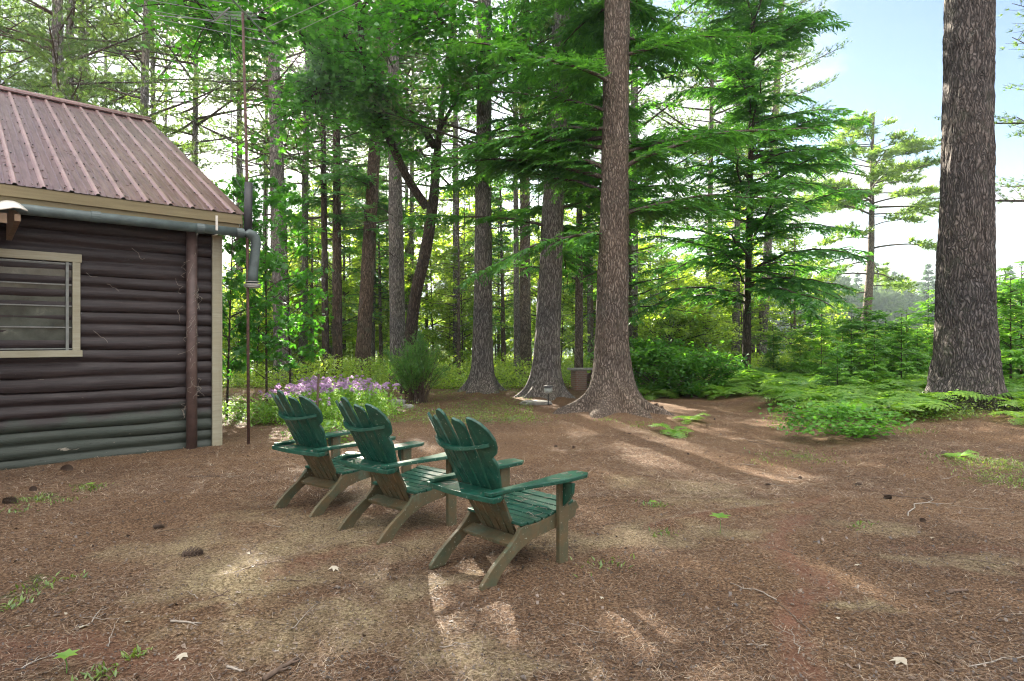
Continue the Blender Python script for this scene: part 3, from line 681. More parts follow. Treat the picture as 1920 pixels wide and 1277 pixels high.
for k in range(26):
    x = -.37 + rr_.gauss(0, .07); z = rr_.uniform(.6, 2.8); p = [(x, -.19, z)]
    for q in range(6): p.append((p[-1][0] + rr_.gauss(0, .03), -.075 - abs(rr_.gauss(0, .03)) - (.09 if abs(p[-1][0] + .37) < .09 else 0), p[-1][2] - rr_.uniform(.01, .05)))
    mb.tube(p, .0022, 4)
for k in range(4):
    x = rr_.uniform(-2.4, -.5); z = rr_.uniform(.5, 2.9); p = [(x, -.085, z)]
    for q in range(5): p.append((p[-1][0] + rr_.uniform(.01, .05), -.08 - abs(rr_.gauss(0, .01)), p[-1][2] + rr_.gauss(-.02, .02)))
    mb.tube(p, .002, 4)
mb.build('dry_vine', M['dead'], cab)['kind'] = 'stuff'

# ------------------------------------------------------------------ antenna mast
ax_, ay_ = px(466, 8.75), 8.75
ant = empty('antenna_mast', (ax_, ay_, 0), 0, 'thin rusty antenna mast standing at the cabin corner, old aerial on top', 'antenna')
mb = MB(); mb.tube([(0, 0, -.2), (-.01, 0, 2.2), (-.03, 0, 4.2), (px(455, 8.75) - ax_, 0, 6.1)], [.02, .02, .019, .018], 10); mb.build('pole', M['rust'], ant, smooth=True)
mb = MB(); mb.tube([(-.02, .03, 2.95), (-.012, .03, 3.72)], .055, 14); mb.build('sleeve', M['black'], ant, smooth=True)
Z_ = 6.08; up = Z_ - CAMH
def hp(x, y): Y = up * F / (638 - y); return Vector((px(x, Y) - ax_, Y - ay_, Z_))
mb = MB(); mb.tube([hp(425, -12), hp(512, 80)], .014, 6); mb.tube([hp(404, 38), hp(430, 14)], .012, 6); mb.build('boom', M['alu'], ant)
mb = MB()
for a, b in (((512, 79), (672, 4)), ((487, 57), (622, -4)), ((466, 33), (540, -8)), ((512, 79), (300, 36)), ((487, 57), (290, 20)), ((466, 33), (260, -4)), ((404, 38), (290, 28)), ((404, 38), (380, -4)), ((440, 6), (250, -20))): mb.tube([hp(*a), hp(*b)], .005, 4)
mb.build('element', M['alu'], ant)
mb = MB()
for k in range(7): p = hp(390 + 3 * k, 22 + 2.6 * k); mb.tube([p, p + Vector((.62, -.02, .0))], .003, 4)
mb.build('reflector', M['alu'], ant)
for p in ((487, 57), (512, 79), (466, 33)): MB().box(hp(*p), (.035, .05, .04)).build('clamp', M['black'], ant)
mb = MB(); a0 = hp(432, 30); a0.z = Z_; mb.tube([a0, a0 + Vector((.0, .02, -1.2)), a0 + Vector((-.01, .1, -2.2)), Vector((-.03, 0, 3.5))], .005, 5); mb.build('cable', M['black'], ant)

# ------------------------------------------------------------------ adirondack chairs
def paint_mat(name, brown):
    m, N, L, bs = mat(name); oc = nd(N, 'ShaderNodeNewGeometry').outputs['Position']
    n = noise(N, L, mapping(N, L, oc, (1, 1, 1)), 16, 7, .7); n2 = noise(N, L, oc, 7, 6, .7); n3 = noise(N, L, oc, 60, 3, .6)
    c = ramp(N, L, n.outputs['Fac'], [(.3, (.003, .036, .024)), (.7, (.013, .09, .06))]).outputs[0]
    lo, hi = (.42, .62) if brown else (.5, .78)
    r = ramp(N, L, n2.outputs['Fac'], [(lo - .12 if brown else lo, (.35 if brown else 0,) * 3), (hi, (.95 if brown else .4,) * 3)])
    c = mixc(N, L, r.outputs[0], c, (.13, .085, .04) if brown else (.05, .065, .025))
    r3 = ramp(N, L, n3.outputs['Fac'], [(.66, (0, 0, 0)), (.7, (.8, .8, .8))]); c = mixc(N, L, r3.outputs[0], c, (.4, .42, .36))
    n7 = noise(N, L, mapping(N, L, oc, (1, 1, 1)), 5, 8, .75, .5); r7 = ramp(N, L, n7.outputs['Fac'], [(.55, (0, 0, 0)), (.66, (.55, .55, .55))]); c = mixc(N, L, r7.outputs[0], c, (.085, .15, .11))
    L.new(c, bs.inputs['Base Color']); bs.inputs['Roughness'].default_value = .3 if not brown else .6; bs.inputs['Specular IOR Level'].default_value = .5
    bump(N, L, n.outputs['Fac'], bs, .15, .004); return m
M['green'] = paint_mat('green_paint', False); M['brown_mottled'] = paint_mat('brown_mottled_green_paint', True)  # second version has brown patches mixed over the green
def make_chair(loc, rz, label, grp):
    t = empty('adirondack_chair', loc, R(rz), label, 'chair', grp)
    prof = [(-.012, .0), (-.015, .025), (.01, .05), (.05, .09), (.1, .13), (.157, .17), (.224, .2125), (.281, .262), (.324, .312), (.36, .318), (.45, .314), (.6, .33), (.75, .36), (.87, .39), (.905, .335), (.875, .33), (.865, .285), (.8, .262), (.65, .24), (.5, .225), (.41, .21), (.3, .165), (.213, .11), (.16, .065), (.115, .015), (.11, .0)]
    for s in (-1, 1):
        mb = MB(); mb.prism(prof, lambda a, b, q, s=s: (s * (.235 + q), a, b - .01), 0, .03); mb.build('side_rail', M['brown_mottled'], t, bevel=.004)
        mb = MB(); mb.box((s * .285, .70, .268), (.032, .092, .572)); mb.build('front_leg', M['brown_mottled'], t, bevel=.003)
        mb = MB(); mb.prism([(.0, .545), (.085, .545), (.08, .48), (.045, .42), (.0, .38)], lambda a, b, q, s=s: (s * (.302 + a), .685 + q, b), 0, .028); mb.build('arm_bracket', M['green'], t, bevel=.002)
        arm = [(.245, .02), (.245, .3), (.25, .5), (.232, .66), (.232, .84), (.26, .885), (.36, .885), (.39, .84), (.395, .68), (.37, .52), (.33, .35), (.31, .2), (.305, .02)]
        mb = MB(); mb.prism(arm, lambda a, b, q, s=s: (s * a, b, .556 + q + .012 * (b > .3) * (b - .3)), 0, .026); mb.build('armrest', M['green'], t, bevel=.005)
    mb = MB()
    for k in range(8):
        y = .352 + .066 * k; z = .316 + .095 * max(0, (y - .4)) ** 1.0 * 1.0 + (.02 if k == 0 else 0)
        z = float(np.interp(y, [.345, .45, .6, .75, .87], [.318, .312, .33, .36, .39])) + .002
        sl = float(np.interp(y, [.35, .45, .6, .75, .87], [-.02, .05, .15, .2, .24]))
        mb.box((0, y, z), (.53, .058, .02), Matrix.Rotation(sl, 3, 'X'))
    mb.build('seat', M['green'], t, bevel=.004)
    base = (.39, .21); D = (-.52, .853); Nn = (-.853, -.52)
    def bk(a, b, q):
        k_ = float(sstep(.12, .7, np.array(b))); c = k_ * a * a / (2 * .5)
        return (a, base[0] + D[0] * b - Nn[0] * c + Nn[0] * q, base[1] + D[1] * b - Nn[1] * c + Nn[1] * q)
    bmb = MB(); low = MB()
    for i in (-2, -1, 0, 1, 2):
        pt = lambda b: .066 + .048 * b
        ai = lambda b, e: (i + e * .41) * pt(b)
        top = {0: 1.02, 1: .955, 2: .94}[abs(i)]; s = 1 if i >= 0 else -1
        if abs(i) < 2:
            nl_ = .98 if i > 0 and False else (.98 if i < 0 else .82); nr_ = .98 if i > 0 else .82
            L_ = [(ai(b, -1), b) for b in (.32, .5, .74)] + [(ai(top - .08, -nl_), top - .08)]; R_ = [(ai(top - .08, nr_), top - .08)] + [(ai(b, 1), b) for b in (.74, .5, .32)]
            cx_ = ai(top, 0); hw = .46 * pt(top); T_ = [(cx_ - hw * .72, top - .04), (cx_ - hw * .42, top - .01), (cx_, top), (cx_ + hw * .42, top - .01), (cx_ + hw * .72, top - .04)]
            if abs(i) == 1: T_ = [(x_, b_ + (.012 if (x_ - cx_) * s < 0 else -.015)) for x_, b_ in T_]
            poly = L_ + T_ + R_
        else:
            inn = [(ai(b, -s), b) for b in (.32, .5, .72, .84)] + [(ai(.94, -s * .85), .925)]
            out = [(s * .19, .948), (s * .22, .93), (s * .255, .885), (s * .28, .82), (s * .29, .75), (s * .28, .69), (s * .262, .65), (s * .232, .63), (s * .24, .60), (s * .243, .56), (s * .232, .5), (s * .216, .42), (ai(.32, s), .32)]
            poly = inn + out
            if s < 0: poly = poly[::-1]
        # densify so the curve shows
        bmb.prism(poly, bk, -.009, .011)
        lowp = [(ai(0, -1), -.03), (ai(.32, -1), .32), (ai(.32, 1), .32), (ai(0, 1), -.03)]
        low.prism(lowp, bk, -.009, .011)
    scr = MB()
    for i in (-2, -1, 0, 1, 2):
        for b_ in (.735, .40, .02):
            p = bk(i * (.066 + .048 * b_) * 1.0, b_, .0125 if b_ != .735 else .0125); scr.box(p, (.007, .007, .007))
            p = bk(i * (.066 + .048 * b_), b_ - .03, -.0105); scr.box(p, (.006, .006, .006))
    scr.build('screws', M['rust'], t)
    bo = bmb.build('backrest', M['green'], t, bevel=.003); low.build('back_slats', M['brown_mottled'], t, bevel=.003)
    def band(b, h, th, wdt, n=14, back=0.):
        m_ = MB(); pts = [(-wdt + 2 * wdt * k / (n - 1)) for k in range(n)]
        inner = [bk(a, b, .012) for a in pts]; outer = [bk(a, b, .012 + th * (1 - .75 * (abs(a) / wdt) ** 2) + back) for a in pts]
        vs = []
        for (p, q_) in zip(inner, outer):
            vs += [(p[0], p[1], p[2]), (q_[0], q_[1], p[2] - .004), (q_[0], q_[1], p[2] - h), (p[0], p[1] + .004, p[2] - h)]
        fs = [(4 * k + j, 4 * k + (j + 1) % 4, 4 * k + 4 + (j + 1) % 4, 4 * k + 4 + j) for k in range(n - 1) for j in range(4)] + [(0, 3, 2, 1), (4 * n - 4, 4 * n - 3, 4 * n - 2, 4 * n - 1)]
        return m_.add(vs, fs)
    band(.745, .026, .05, .262).build('back_brace', M['green'], t, bevel=.002)
    mb = MB(); ol = [(-.33, .0), (-.33, .06), (-.26, .15), (.26, .15), (.33, .06), (.33, .0), (.24, -.015), (.1, -.03), (-.1, -.03), (-.24, -.015)]
    mb.prism(ol, lambda a, b, q: (a, b + .02, .520 + q), 0, .034); mb.build('arm_support', M['green'], t, bevel=.004)
    mb = MB(); mb.box((-.295, .035, .585), (.07, .07, .03)); 
    mb = MB(); mb.box((0, .305, .205), (.47, .1, .026), Matrix.Rotation(R(18), 3, 'X')); mb.build('crossbar', M['brown_mottled'], t, bevel=.003)
    mb = MB(); mb.box((0, .862, .325), (.472, .022, .09)); mb.build('front_apron', M['green'], t, bevel=.003)
    rq = random.Random(int(abs(rz) * 10)); mb = MB()
    for k in range(60):
        w_ = rq.random(); a = rq.uniform(0, 3.14); l = rq.uniform(.025, .07)
        if w_ < .5: y = rq.uniform(.36, .84); x = rq.uniform(-.24, .24); z = float(np.interp(y, [.345, .45, .6, .75, .87], [.318, .312, .33, .36, .39])) + .016
        elif w_ < .8: s = rq.choice([-1, 1]); y = rq.uniform(.55, .86); x = s * rq.uniform(.25, .37); z = .5845 + .012 * (y - .3)
        else: y = rq.uniform(.02, .1); x = rq.uniform(-.25, .25); z = .556
        mb.box((x, y, z), (l, .0025, .0025), Matrix.Rotation(a, 3, 'Z') @ Matrix.Rotation(rq.gauss(0, .08), 3, 'Y'))
    nn_ = mb.build('needle_litter', M['dead'], t); nn_['kind'] = 'stuff'
    return t
G = 'green adirondack chairs in a row'
make_chair((-.357, 3.95, 0), -45.4, 'green wooden adirondack chair nearest the camera, end of the row away from the cabin', G)
make_chair((-1.17, 4.755, 0), -41, 'green wooden adirondack chair in the middle of the row of three', G)
make_chair((-1.905, 5.415, 0), -35, 'green wooden adirondack chair at the end of the row nearest the cabin', G)

# ------------------------------------------------------------------ named foreground trees
def avoid_cam(lo=-0.45):
    def f(r):
        while True:
            a = r.uniform(0, 2 * np.pi)
            if math.sin(a) > lo: return a
    return f
def place(x, Y): X = px(x, Y); return (X, Y, gz(X, Y) - .03)
# the big hemlock in the middle
tm, ax, rr = trunk_mesh('trunk', 15, .315, M['bark_hem'], lean=(.25, .3), flare=1.5, lobes=5, seed=3, nseg=110, nz_=300, rough=.022, flare_h=.3, top=.55)
def az_main(r):
    while True:
        a = r.uniform(0, 2 * np.pi)
        if math.sin(a) > -.25: return a
hb, hc = hemlock_parts(ax, .3, 3.6, 14.5, 70, 4.6, 11, az_main, droop=-.2, shape=.5, step=.13, twl=.17, lf=lambda f: 4.3 * (1 - .55 * f))
make_tree('hemlock_tree', tm, hb, hc, None, M['hemlock'], 'large straight hemlock with a flared root base in the middle of the clearing', 'tree', None, place(1147, 12.4))
# the huge pine at the right
tm, ax, rr = trunk_mesh('trunk', 14, .46, M['bark_big'], lean=(.25, .1), flare=.5, lobes=7, seed=9, nseg=140, nz_=340, rough=.032, flare_h=.5, top=.68)
pb, pc = pine_parts(ax, .4, 14, 9.2, 14, 14, 4.5, 5, azfn=avoid_cam(-.2), ts=1.0)
make_tree('pine_tree', tm, pb, pc, None, M['pine_needles'], 'huge thick grey pine trunk standing in ferns at the right edge', 'tree', None, place(1808, 11.7))
# pines A, B, C between chairs and forest
def pine_trunk(label, x0, Y, x1, width, crown_z, seed, bark='bark_pine', flare=.9, H=None, nl=26, Lm=3.0, dead=8, dz=(3.5, 8), azf=None, leaves='pine_needles', hem=False, group=None, name='pine_tree', ts=1.0, nseg=72, bend=None):
    cosv = math.cos(math.atan((x0 - 960) / F)); r0 = width * Y * cosv / F / 2
    zt = pz(0, Y); H = H or max(zt + 4, 16); X0, X1 = px(x0, Y), px(x1, Y)
    tm, ax, rr = trunk_mesh('trunk', H, r0, M[bark], lean=((X1 - X0) * H / zt, random.Random(seed).uniform(-.2, .4)), flare=flare, lobes=4 + seed % 3, seed=seed, nseg=nseg, nz_=160, rough=.016, flare_h=.28, top=.45, bend=bend)
    if hem: b, c = hemlock_parts(ax, r0, crown_z, H - .4, int(nl * 1.5), Lm, seed, azf, step=.17, tw=.07, twl=.24, lf=lambda f: Lm * (1 - .5 * f))
    else: b, c = pine_parts(ax, r0, H, crown_z, H - .4, int(nl * 1.3), Lm, seed, azfn=azf, dens=1.5, tstep=.09, dead=dead, dead_z=dz, ts=ts)
    return make_tree(name, tm, b, c, None, M[leaves], label, 'tree', group, place(x0, Y))
pine_trunk('grey pine with a wide flared base, first trunk right of the broom-like shrub', 905, 17, 908, 37, 6.5, 21, nl=26, Lm=3.0, flare=1.0)
pine_trunk('stout grey pine with spreading roots just left of the big central hemlock', 1022, 15.6, 1056, 49, 3.9, 22, hem=True, nl=44, Lm=3.4, flare=1.0, leaves='hemlock', azf=avoid_cam(-.5))
pine_trunk('slimmer brown pine half hidden behind the stout pine by the brick pier', 985, 26, 983, 23, 6, 23, bark='bark_hem', nl=26, Lm=3.0, flare=.4)
def az_left(r): return r.choice([math.pi, math.pi, math.pi, 0]) + r.normal() * .7
pine_trunk('straight grey pine just right of the cabin with bare limbs reaching left', 531, 21.5, 507, 34, 10.5, 24, nl=16, Lm=3.2, dead=26, dz=(5.5, 11), azf=az_left, flare=.35, ts=1.1)
pine_trunk('thin brown trunk, leftmost of the reddish trio behind the lilac flowers', 611, 24, 603, 14, 6.5, 25, bark='bark_dark', nl=20, Lm=2.2, flare=.25, hem=True, leaves='hemlock')
pine_trunk('dark mossy middle trunk of the reddish trio behind the lilac flowers', 633, 24.5, 627, 19, 5.2, 26, bark='bark_red', nl=26, Lm=2.8, flare=.25, hem=True, leaves='hemlock')
pine_trunk('reddish trunk leaning right, thickest of the trio behind the lilac flowers', 678, 24, 716, 29, 5.6, 27, bark='bark_red', nl=28, Lm=3.0, flare=.3, hem=True, leaves='hemlock')
pine_trunk('grey pine rising straight behind the broom-like shrub', 747, 20.5, 737, 32, 8.5, 28, nl=20, Lm=3.0, dead=14, dz=(4, 9), flare=.3)
# behind the cabin
pine_trunk('thick dark pine rising behind the cabin roof, leftmost in view', 116, 19, 114, 34, 6.2, 31, nl=32, Lm=4.0, dead=6, dz=(7, 9), flare=.1, nseg=32, ts=1.1)
pine_trunk('slender pine rising behind the roof, right beside the thick dark one', 157, 27, 156, 19, 7.5, 32, nl=30, Lm=4.0, dead=4, flare=.1, nseg=32, ts=1.3)
pine_trunk('pine rising behind the roof ridge end, tilted slightly right', 258, 23, 272, 24, 7.5, 33, nl=30, Lm=4.0, dead=6, dz=(6, 9), flare=.1, nseg=32, ts=1.2)
pine_trunk('slim pale pine seen behind the antenna mast', 449, 31, 447, 15, 9, 34, nl=24, Lm=3.2, dead=8, dz=(6, 11), flare=.1, nseg=32, ts=1.3)
# right-hand pines
pine_trunk('pale slender pine leaning right beyond the dark shrub', 1426, 29, 1466, 19, 7.8, 41, nl=30, Lm=3.6, dead=8, dz=(5, 9), flare=.15, nseg=32, ts=1.15)
pine_trunk('dim narrow pine just left of the pale leaning one', 1409, 33, 1404, 14, 6, 42, nl=30, Lm=3.2, dead=8, flare=.1, nseg=32, bark='bark_dark', ts=1.2)
# hemlock that fills the middle right
tm, ax, rr = trunk_mesh('trunk', 14, .13, M['bark_dark'], lean=(.3, 0), flare=.3, seed=44, nseg=40, nz_=80, top=.3, rough=.01)
hb, hc = hemlock_parts(ax, .15, 2.6, 13.8, 110, 4.0, 45, None, droop=-.3, rise0=.25, shape=.55, step=.15, tw=.055, twl=.2, lf=lambda f: 4.0 * (1 - .4 * f))
keep_full = make_tree('hemlock_tree', tm, hb, hc, None, M['hemlock'], 'dark hemlock with layered drooping boughs right of the big central trunk', 'tree', None, place(1398, 19.5))
# pine on the shore
tm, ax, rr = trunk_mesh('trunk', 15.4, .31, M['bark_hem'], lean=(1.0, 0), flare=.1, seed=50, nseg=24, nz_=80, top=.2, rough=.01, bend=.2)
pb, pc = [], []
b1, c1 = pine_parts(ax, .2, 15.4, 5.6, 9.6, 12, 5.6, 51, rise=.05, curve=-.32, tuft=TUFT2, ts=1.8, dens=2.0, tstep=.12, fol0=.5, shape='pine', azfn=lambda r: r.choice([0, math.pi]) + r.normal() * .6)
b2, c2 = pine_parts(ax, .2, 15.4, 9.4, 15.3, 46, 5.0, 52, rise=.08, curve=-.1, tuft=TUFT2, ts=1.8, dens=2.0, tstep=.12, fol0=.4, azfn=lambda r: r.choice([0, math.pi]) + r.normal() * .9)
b3, c3 = pine_parts(ax, .2, 15.4, 3.5, 5.6, 5, 5.5, 53, rise=-.02, curve=-.1, tuft=TUFT2, ts=1.8, dens=2.0, tstep=.12, fol0=.3, azfn=lambda r: r.choice([0, math.pi]) + r.normal() * .4)
X_ = px(1613, 38)
make_tree('pine_tree', tm, join([b1, b2, b3]), join([c1, c2, c3]), None, M['lakepine'], 'open sunlit pine with flat wide limbs standing alone against the sky', 'tree', None, (X_, 38, -.3))

# crooked maple
mt = empty('maple_tree', place(765, 18), 0, 'crooked dark maple forking behind the shrub, broad leaves spreading toward the cabin', 'tree')
mx, my, mzb = place(765, 18)
def mp(x, y, Y): return np.array([px(x, Y) - mx, Y - my, pz(y, Y) - mzb])
def spline(pts, n=30):
    pts = np.array(pts); t = np.linspace(0, len(pts) - 1, n); out = []
    for u in t:
        i = min(int(u), len(pts) - 2); f = u - i; p0 = pts[max(i - 1, 0)]; p1 = pts[i]; p2 = pts[i + 1]; p3 = pts[min(i + 2, len(pts) - 1)]
        out.append(.5 * ((2 * p1) + (-p0 + p2) * f + (2 * p0 - 5 * p1 + 4 * p2 - p3) * f * f + (-p0 + 3 * p1 - 3 * p2 + p3) * f ** 3))
    return np.array(out)
tr = spline([mp(762, 770, 18), mp(768, 660, 18), mp(778, 560, 18), mp(798, 470, 18), mp(812, 380, 18), mp(818, 300, 17.8), mp(825, 235, 17.7), mp(838, 120, 17.6), mp(850, 20, 17.5), mp(850, -80, 17.5)], 40)
V, Fc = tubes_np([tr], [np.interp(np.linspace(0, 1, 40), [0, .12, .45, .6, 1], [.25, .18, .15, .1, .04])], 16); 
V += (fbm(V[:, 0] * 14, V[:, 1] * 14, V[:, 2] * 3, 5, 3)[:, None] - .5) * .05
new_obj('trunk', np_mesh('trunk', V, Fc, M['bark_dark'], True), mt)
lb = []
for pts, ra, rb in (([mp(800, 388, 18), mp(762, 330, 17.6), mp(728, 255, 17.2), mp(700, 190, 16.8), mp(684, 110, 16.4), mp(672, 20, 16), mp(660, -60, 15.6)], .13, .06),
                    ([mp(815, 275, 17.8), mp(790, 240, 17.4), mp(750, 225, 17), mp(705, 160, 16.4), mp(640, 140, 15.6), mp(590, 100, 15)], .11, .04),
                    ([mp(733, 165, 16.6), mp(690, 155, 16.2), mp(650, 150, 15.6), mp(600, 170, 15), mp(540, 215, 14.6)], .05, .015),
                    ([mp(704, 190, 16.8), mp(640, 120, 15.5), mp(560, 60, 14.2), mp(470, 30, 13), mp(380, 40, 12)], .06, .015),
                    ([mp(684, 110, 16.4), mp(620, 40, 15), mp(540, -20, 13.6), mp(440, -40, 12.2), mp(330, 10, 11.4)], .05, .012),
                    ([mp(820, 250, 17.7), mp(860, 180, 17), mp(900, 120, 16), mp(960, 90, 15.2)], .06, .015),
                    ([mp(672, 20, 16), mp(720, -20, 15), mp(800, 10, 14.4), mp(850, 60, 14)], .05, .012)):
    P = spline(pts, 24); lb.append((P, np.linspace(ra, rb, 24)))
V, Fc = tubes_np([p for p, _ in lb], [q for _, q in lb], 8)
r = rng(77); pos = []; tw = []; twr = []
for P, q in lb:
    for k in range(54):
        s = r.uniform(.3, 1.0); b, T = at_path(P, np.array([s])); d = ortho_dirs(1, r, .35)[0]; L = r.uniform(.5, 1.5) * (1.2 if q[0] < .1 else .8)
        K = 9; p2 = b[0] + d * L * np.linspace(0, 1, K)[:, None] + np.array([0, 0, -.25]) * (np.linspace(0, 1, K) ** 2)[:, None] * L; tw.append(p2); twr.append(np.linspace(.014, .003, K))
        n = 38; c, _ = at_path(p2, r.uniform(.3, .999, n)); pos.append(c + r.normal(size=(n, 3)) * np.array([.22, .22, .1]))
Vt, Ft = tubes_np(tw, twr, 4)
new_obj('branches', np_mesh('branches', *join([(V, Fc), (Vt, Ft)]), M['bark_dark'], True), mt)
pos = np.concatenate(pos); n = len(pos)
D = np.stack([r.normal(size=n), r.normal(size=n), r.normal(size=n) * .3 - .35], -1)
new_obj('crown', np_mesh('crown', *stamp(*MAPLE, pos, frames(D, roll=r.normal(size=n) * .45), .13 * r.uniform(.7, 1.3, n)), M['maple']), mt)

# ------------------------------------------------------------------ forest copies
def scatter_trees(protos, spots, labels=None, group=None, zoff=-.05, seed=5, smin=.85, smax=1.15):
    r = random.Random(seed); used = set()
    for i, (X, Y, *rest) in enumerate(spots):
        k = rest[0] if rest else r.randrange(len(protos)); s = rest[1] if len(rest) > 1 else r.uniform(smin, smax)
        o = protos[k] if k not in used else copy_tree(protos[k]); used.add(k)
        o.location = (X, Y, gz(X, Y) + zoff); o.rotation_euler = (0, 0, r.uniform(0, 6.28)); o.scale = (s, s, s * r.uniform(.94, 1.08))
        if group: o['group'] = group
        if labels: o['label'] = labels[k] if isinstance(labels, (list, tuple)) else labels
    for k, p in enumerate(protos):
        if k not in used:
            for c in list(p.children): bpy.data.objects.remove(c)
            bpy.data.objects.remove(p)
rs = random.Random(12)
# tall pines
PP = []
for k in range(3):
    tm, ax, rr = trunk_mesh('trunk', 23, .21 - .03 * k, M['bark_pine'], lean=(.3 * (k - 1), .2), flare=.2, seed=60 + k, nseg=24, nz_=60, top=.2, rough=.01)
    b, c = pine_parts(ax, .2, 23, 6.5 + 1.5 * k, 22.8, 64, 4.2, 62 + k, tuft=TUFT2, ts=1.1, dens=1.2, dead=12, dead_z=(3.5, 8), tstep=.13)
    PP.append(make_tree('pine_tree', tm, b, c, None, M['pine_needles'], 'tall slim pine deep in the wood among many like it', 'tree', 'tall pines in the wood'))
spots = []
for i in range(400):
    Y = rs.uniform(24, 38); x = rs.uniform(-150, 1480); X = px(x, Y)
    if 820 < x and Y > 30: continue
    if x < 520 and rs.random() < .55: continue
    if all((X - a) ** 2 + (Y - b) ** 2 > 3.0 ** 2 for a, b in spots): spots.append((X, Y))
    if len(spots) >= 26: break
scatter_trees(PP, spots, 'tall slim pine deep in the wood among many like it', 'tall pines in the wood', seed=6)
# mid-storey hemlocks
HH = []
for k in range(2):
    tm, ax, rr = trunk_mesh('trunk', 9, .1, M['bark_hem'], flare=.2, seed=70 + k, nseg=16, nz_=40, top=.15, rough=.006)
    b, c = hemlock_parts(ax, .1, .9 + .8 * k, 8.9, 70, 2.5, 72 + k, None, droop=-.2, step=.17, tw=.075, twl=.25)
    HH.append(make_tree('hemlock_tree', tm, b, c, None, M['hemlock_young'], 'half grown hemlock with drooping boughs in the shade of the pines', 'tree', 'half grown hemlocks in the wood'))
sp = [(px(1110, 25), 25, 0, .8), (px(860, 27), 27, 1, .9), (px(585, 28), 28, 1, .9), (px(1400, 26), 26, 1, .7),
      (px(1490, 27), 27, 0, .68), (px(1540, 30), 30, 1, .55), (px(480, 30), 30, 0, .8), (px(300, 32), 32, 0, 1.2), (px(30, 30), 30, 1, 1.2)] + [(px(x, Y), Y, k, s_) for x, Y, k, s_ in ((455, 36, 1, 1.2), (560, 37, 0, 1.15), (645, 36, 1, 1.25), (725, 39, 0, 1.3), (800, 37, 1, 1.2), (880, 40, 0, 1.3), (935, 37, 1, 1.1), (1010, 38, 0, 1.3), (1090, 36, 1, 1.15), (1170, 38, 0, 1.2), (1240, 36, 1, 1.0))]
scatter_trees(HH, sp, 'half grown hemlock with drooping boughs in the shade of the pines', 'half grown hemlocks in the wood', seed=8)
TH = []
for k in range(2):
    tm, ax, rr = trunk_mesh('trunk', 15, .15, M['bark_hem'], flare=.2, seed=75 + k, nseg=16, nz_=40, top=.15, rough=.006, lean=(.3, 0))
    b, c = hemlock_parts(ax, .1, 2.6 + k, 14.8, 88, 3.2, 77 + k, None, droop=-.2, step=.19, tw=.085, twl=.28, shape=.6)
    TH.append(make_tree('hemlock_tree', tm, b, c, None, M['hemlock'], 'x', 'tree'))
sp = [(px(1180, 21), 21, 0), (px(1085, 19.5), 19.5, 1, .95), (px(945, 30), 30, 0, .8), (px(715, 30), 30, 1, .7)]
scatter_trees(TH, sp, 'tall dark hemlock filling the wood behind the grey pines', 'tall hemlocks in the wood', seed=18)
# bright deciduous saplings
SS = []
for k in range(4):
    H_ = [3.2, 4.6, 5.8, 2.4][k]
    tm, ax, rr = trunk_mesh('trunk', H_, .03 + .006 * k, M['bark_dark'], lean=(.3 - .2 * k, .2), flare=.1, seed=80 + k, nseg=8, nz_=24, top=.2, rough=.002)
    b, c = leafy_parts(ax, H_, .5, 22 + 5 * k, 1.3 + .2 * k, 82 + k, ls=.125, per=19, sub=7)
    SS.append(make_tree('sapling_tree', tm, b, c, None, M['sapling'], 'slender bright green sapling in the sunny undergrowth', 'tree', 'bright saplings in the undergrowth'))
spots = []
for i in range(4000):
    Y = rs.uniform(24, 43); x = rs.uniform(380, 1560); X = px(x, Y)
    if x > 1400 and Y > 32: continue
    if Y < 28 and not (x < 560 or 1200 < x < 1330): continue
    if all((X - a) ** 2 + (Y - b) ** 2 > 1.2 ** 2 for a, b in spots): spots.append((X, Y))
    if len(spots) >= 88: break
spots = [(a, b) if b < 33 else (a, b, rs.randrange(1, 3), rs.uniform(1.0, 1.9)) for a, b in spots]
scatter_trees(SS, spots, 'slender bright green sapling in the sunny undergrowth', 'bright saplings in the undergrowth', seed=9)
sp = [(px(428, 11.3), 11.3, 1, .78), (px(408, 12.5), 12.5, 2, .8), (px(470, 14), 14, 1, .8), (px(500, 17), 17, 0, .8)]
# saplings beside the cabin: maple-like
b, c = leafy_parts(ax, 4.6, .6, 30, 1.25, 91, leaf=MAPLE, ls=.13, per=9, sub=5); tm, ax, rr = trunk_mesh('trunk', 4.8, .035, M['bark_dark'], lean=(.2, 0), flare=.1, seed=95, nseg=8, nz_=24, top=.2, rough=.002)
b, c = leafy_parts(ax, 4.8, .7, 30, 1.2, 91, leaf=MAPLE, ls=.14, per=9, sub=6)
mpz = make_tree('maple_sapling', tm, b, c, None, M['maple'], 'x', 'tree')
for q, (x, Y, s, lab) in enumerate([(425, 12.2, .95, 'leafy young maple close behind the cabin corner board'), (500, 13.2, 1.02, 'leafy young maple beside the antenna mast, leaves before the grey pine'), (545, 16.5, 1.1, 'young maple standing between the grey pine and the lilac flowers')]):
    o = mpz if q == 0 else copy_tree(mpz); X = px(x, Y); o.location = (X, Y, gz(X, Y) - .03); o.rotation_euler = (0, 0, q * 2.1); o.scale = (s * .75, s * .75, s); o['label'] = lab; o['group'] = 'young maples by the cabin'

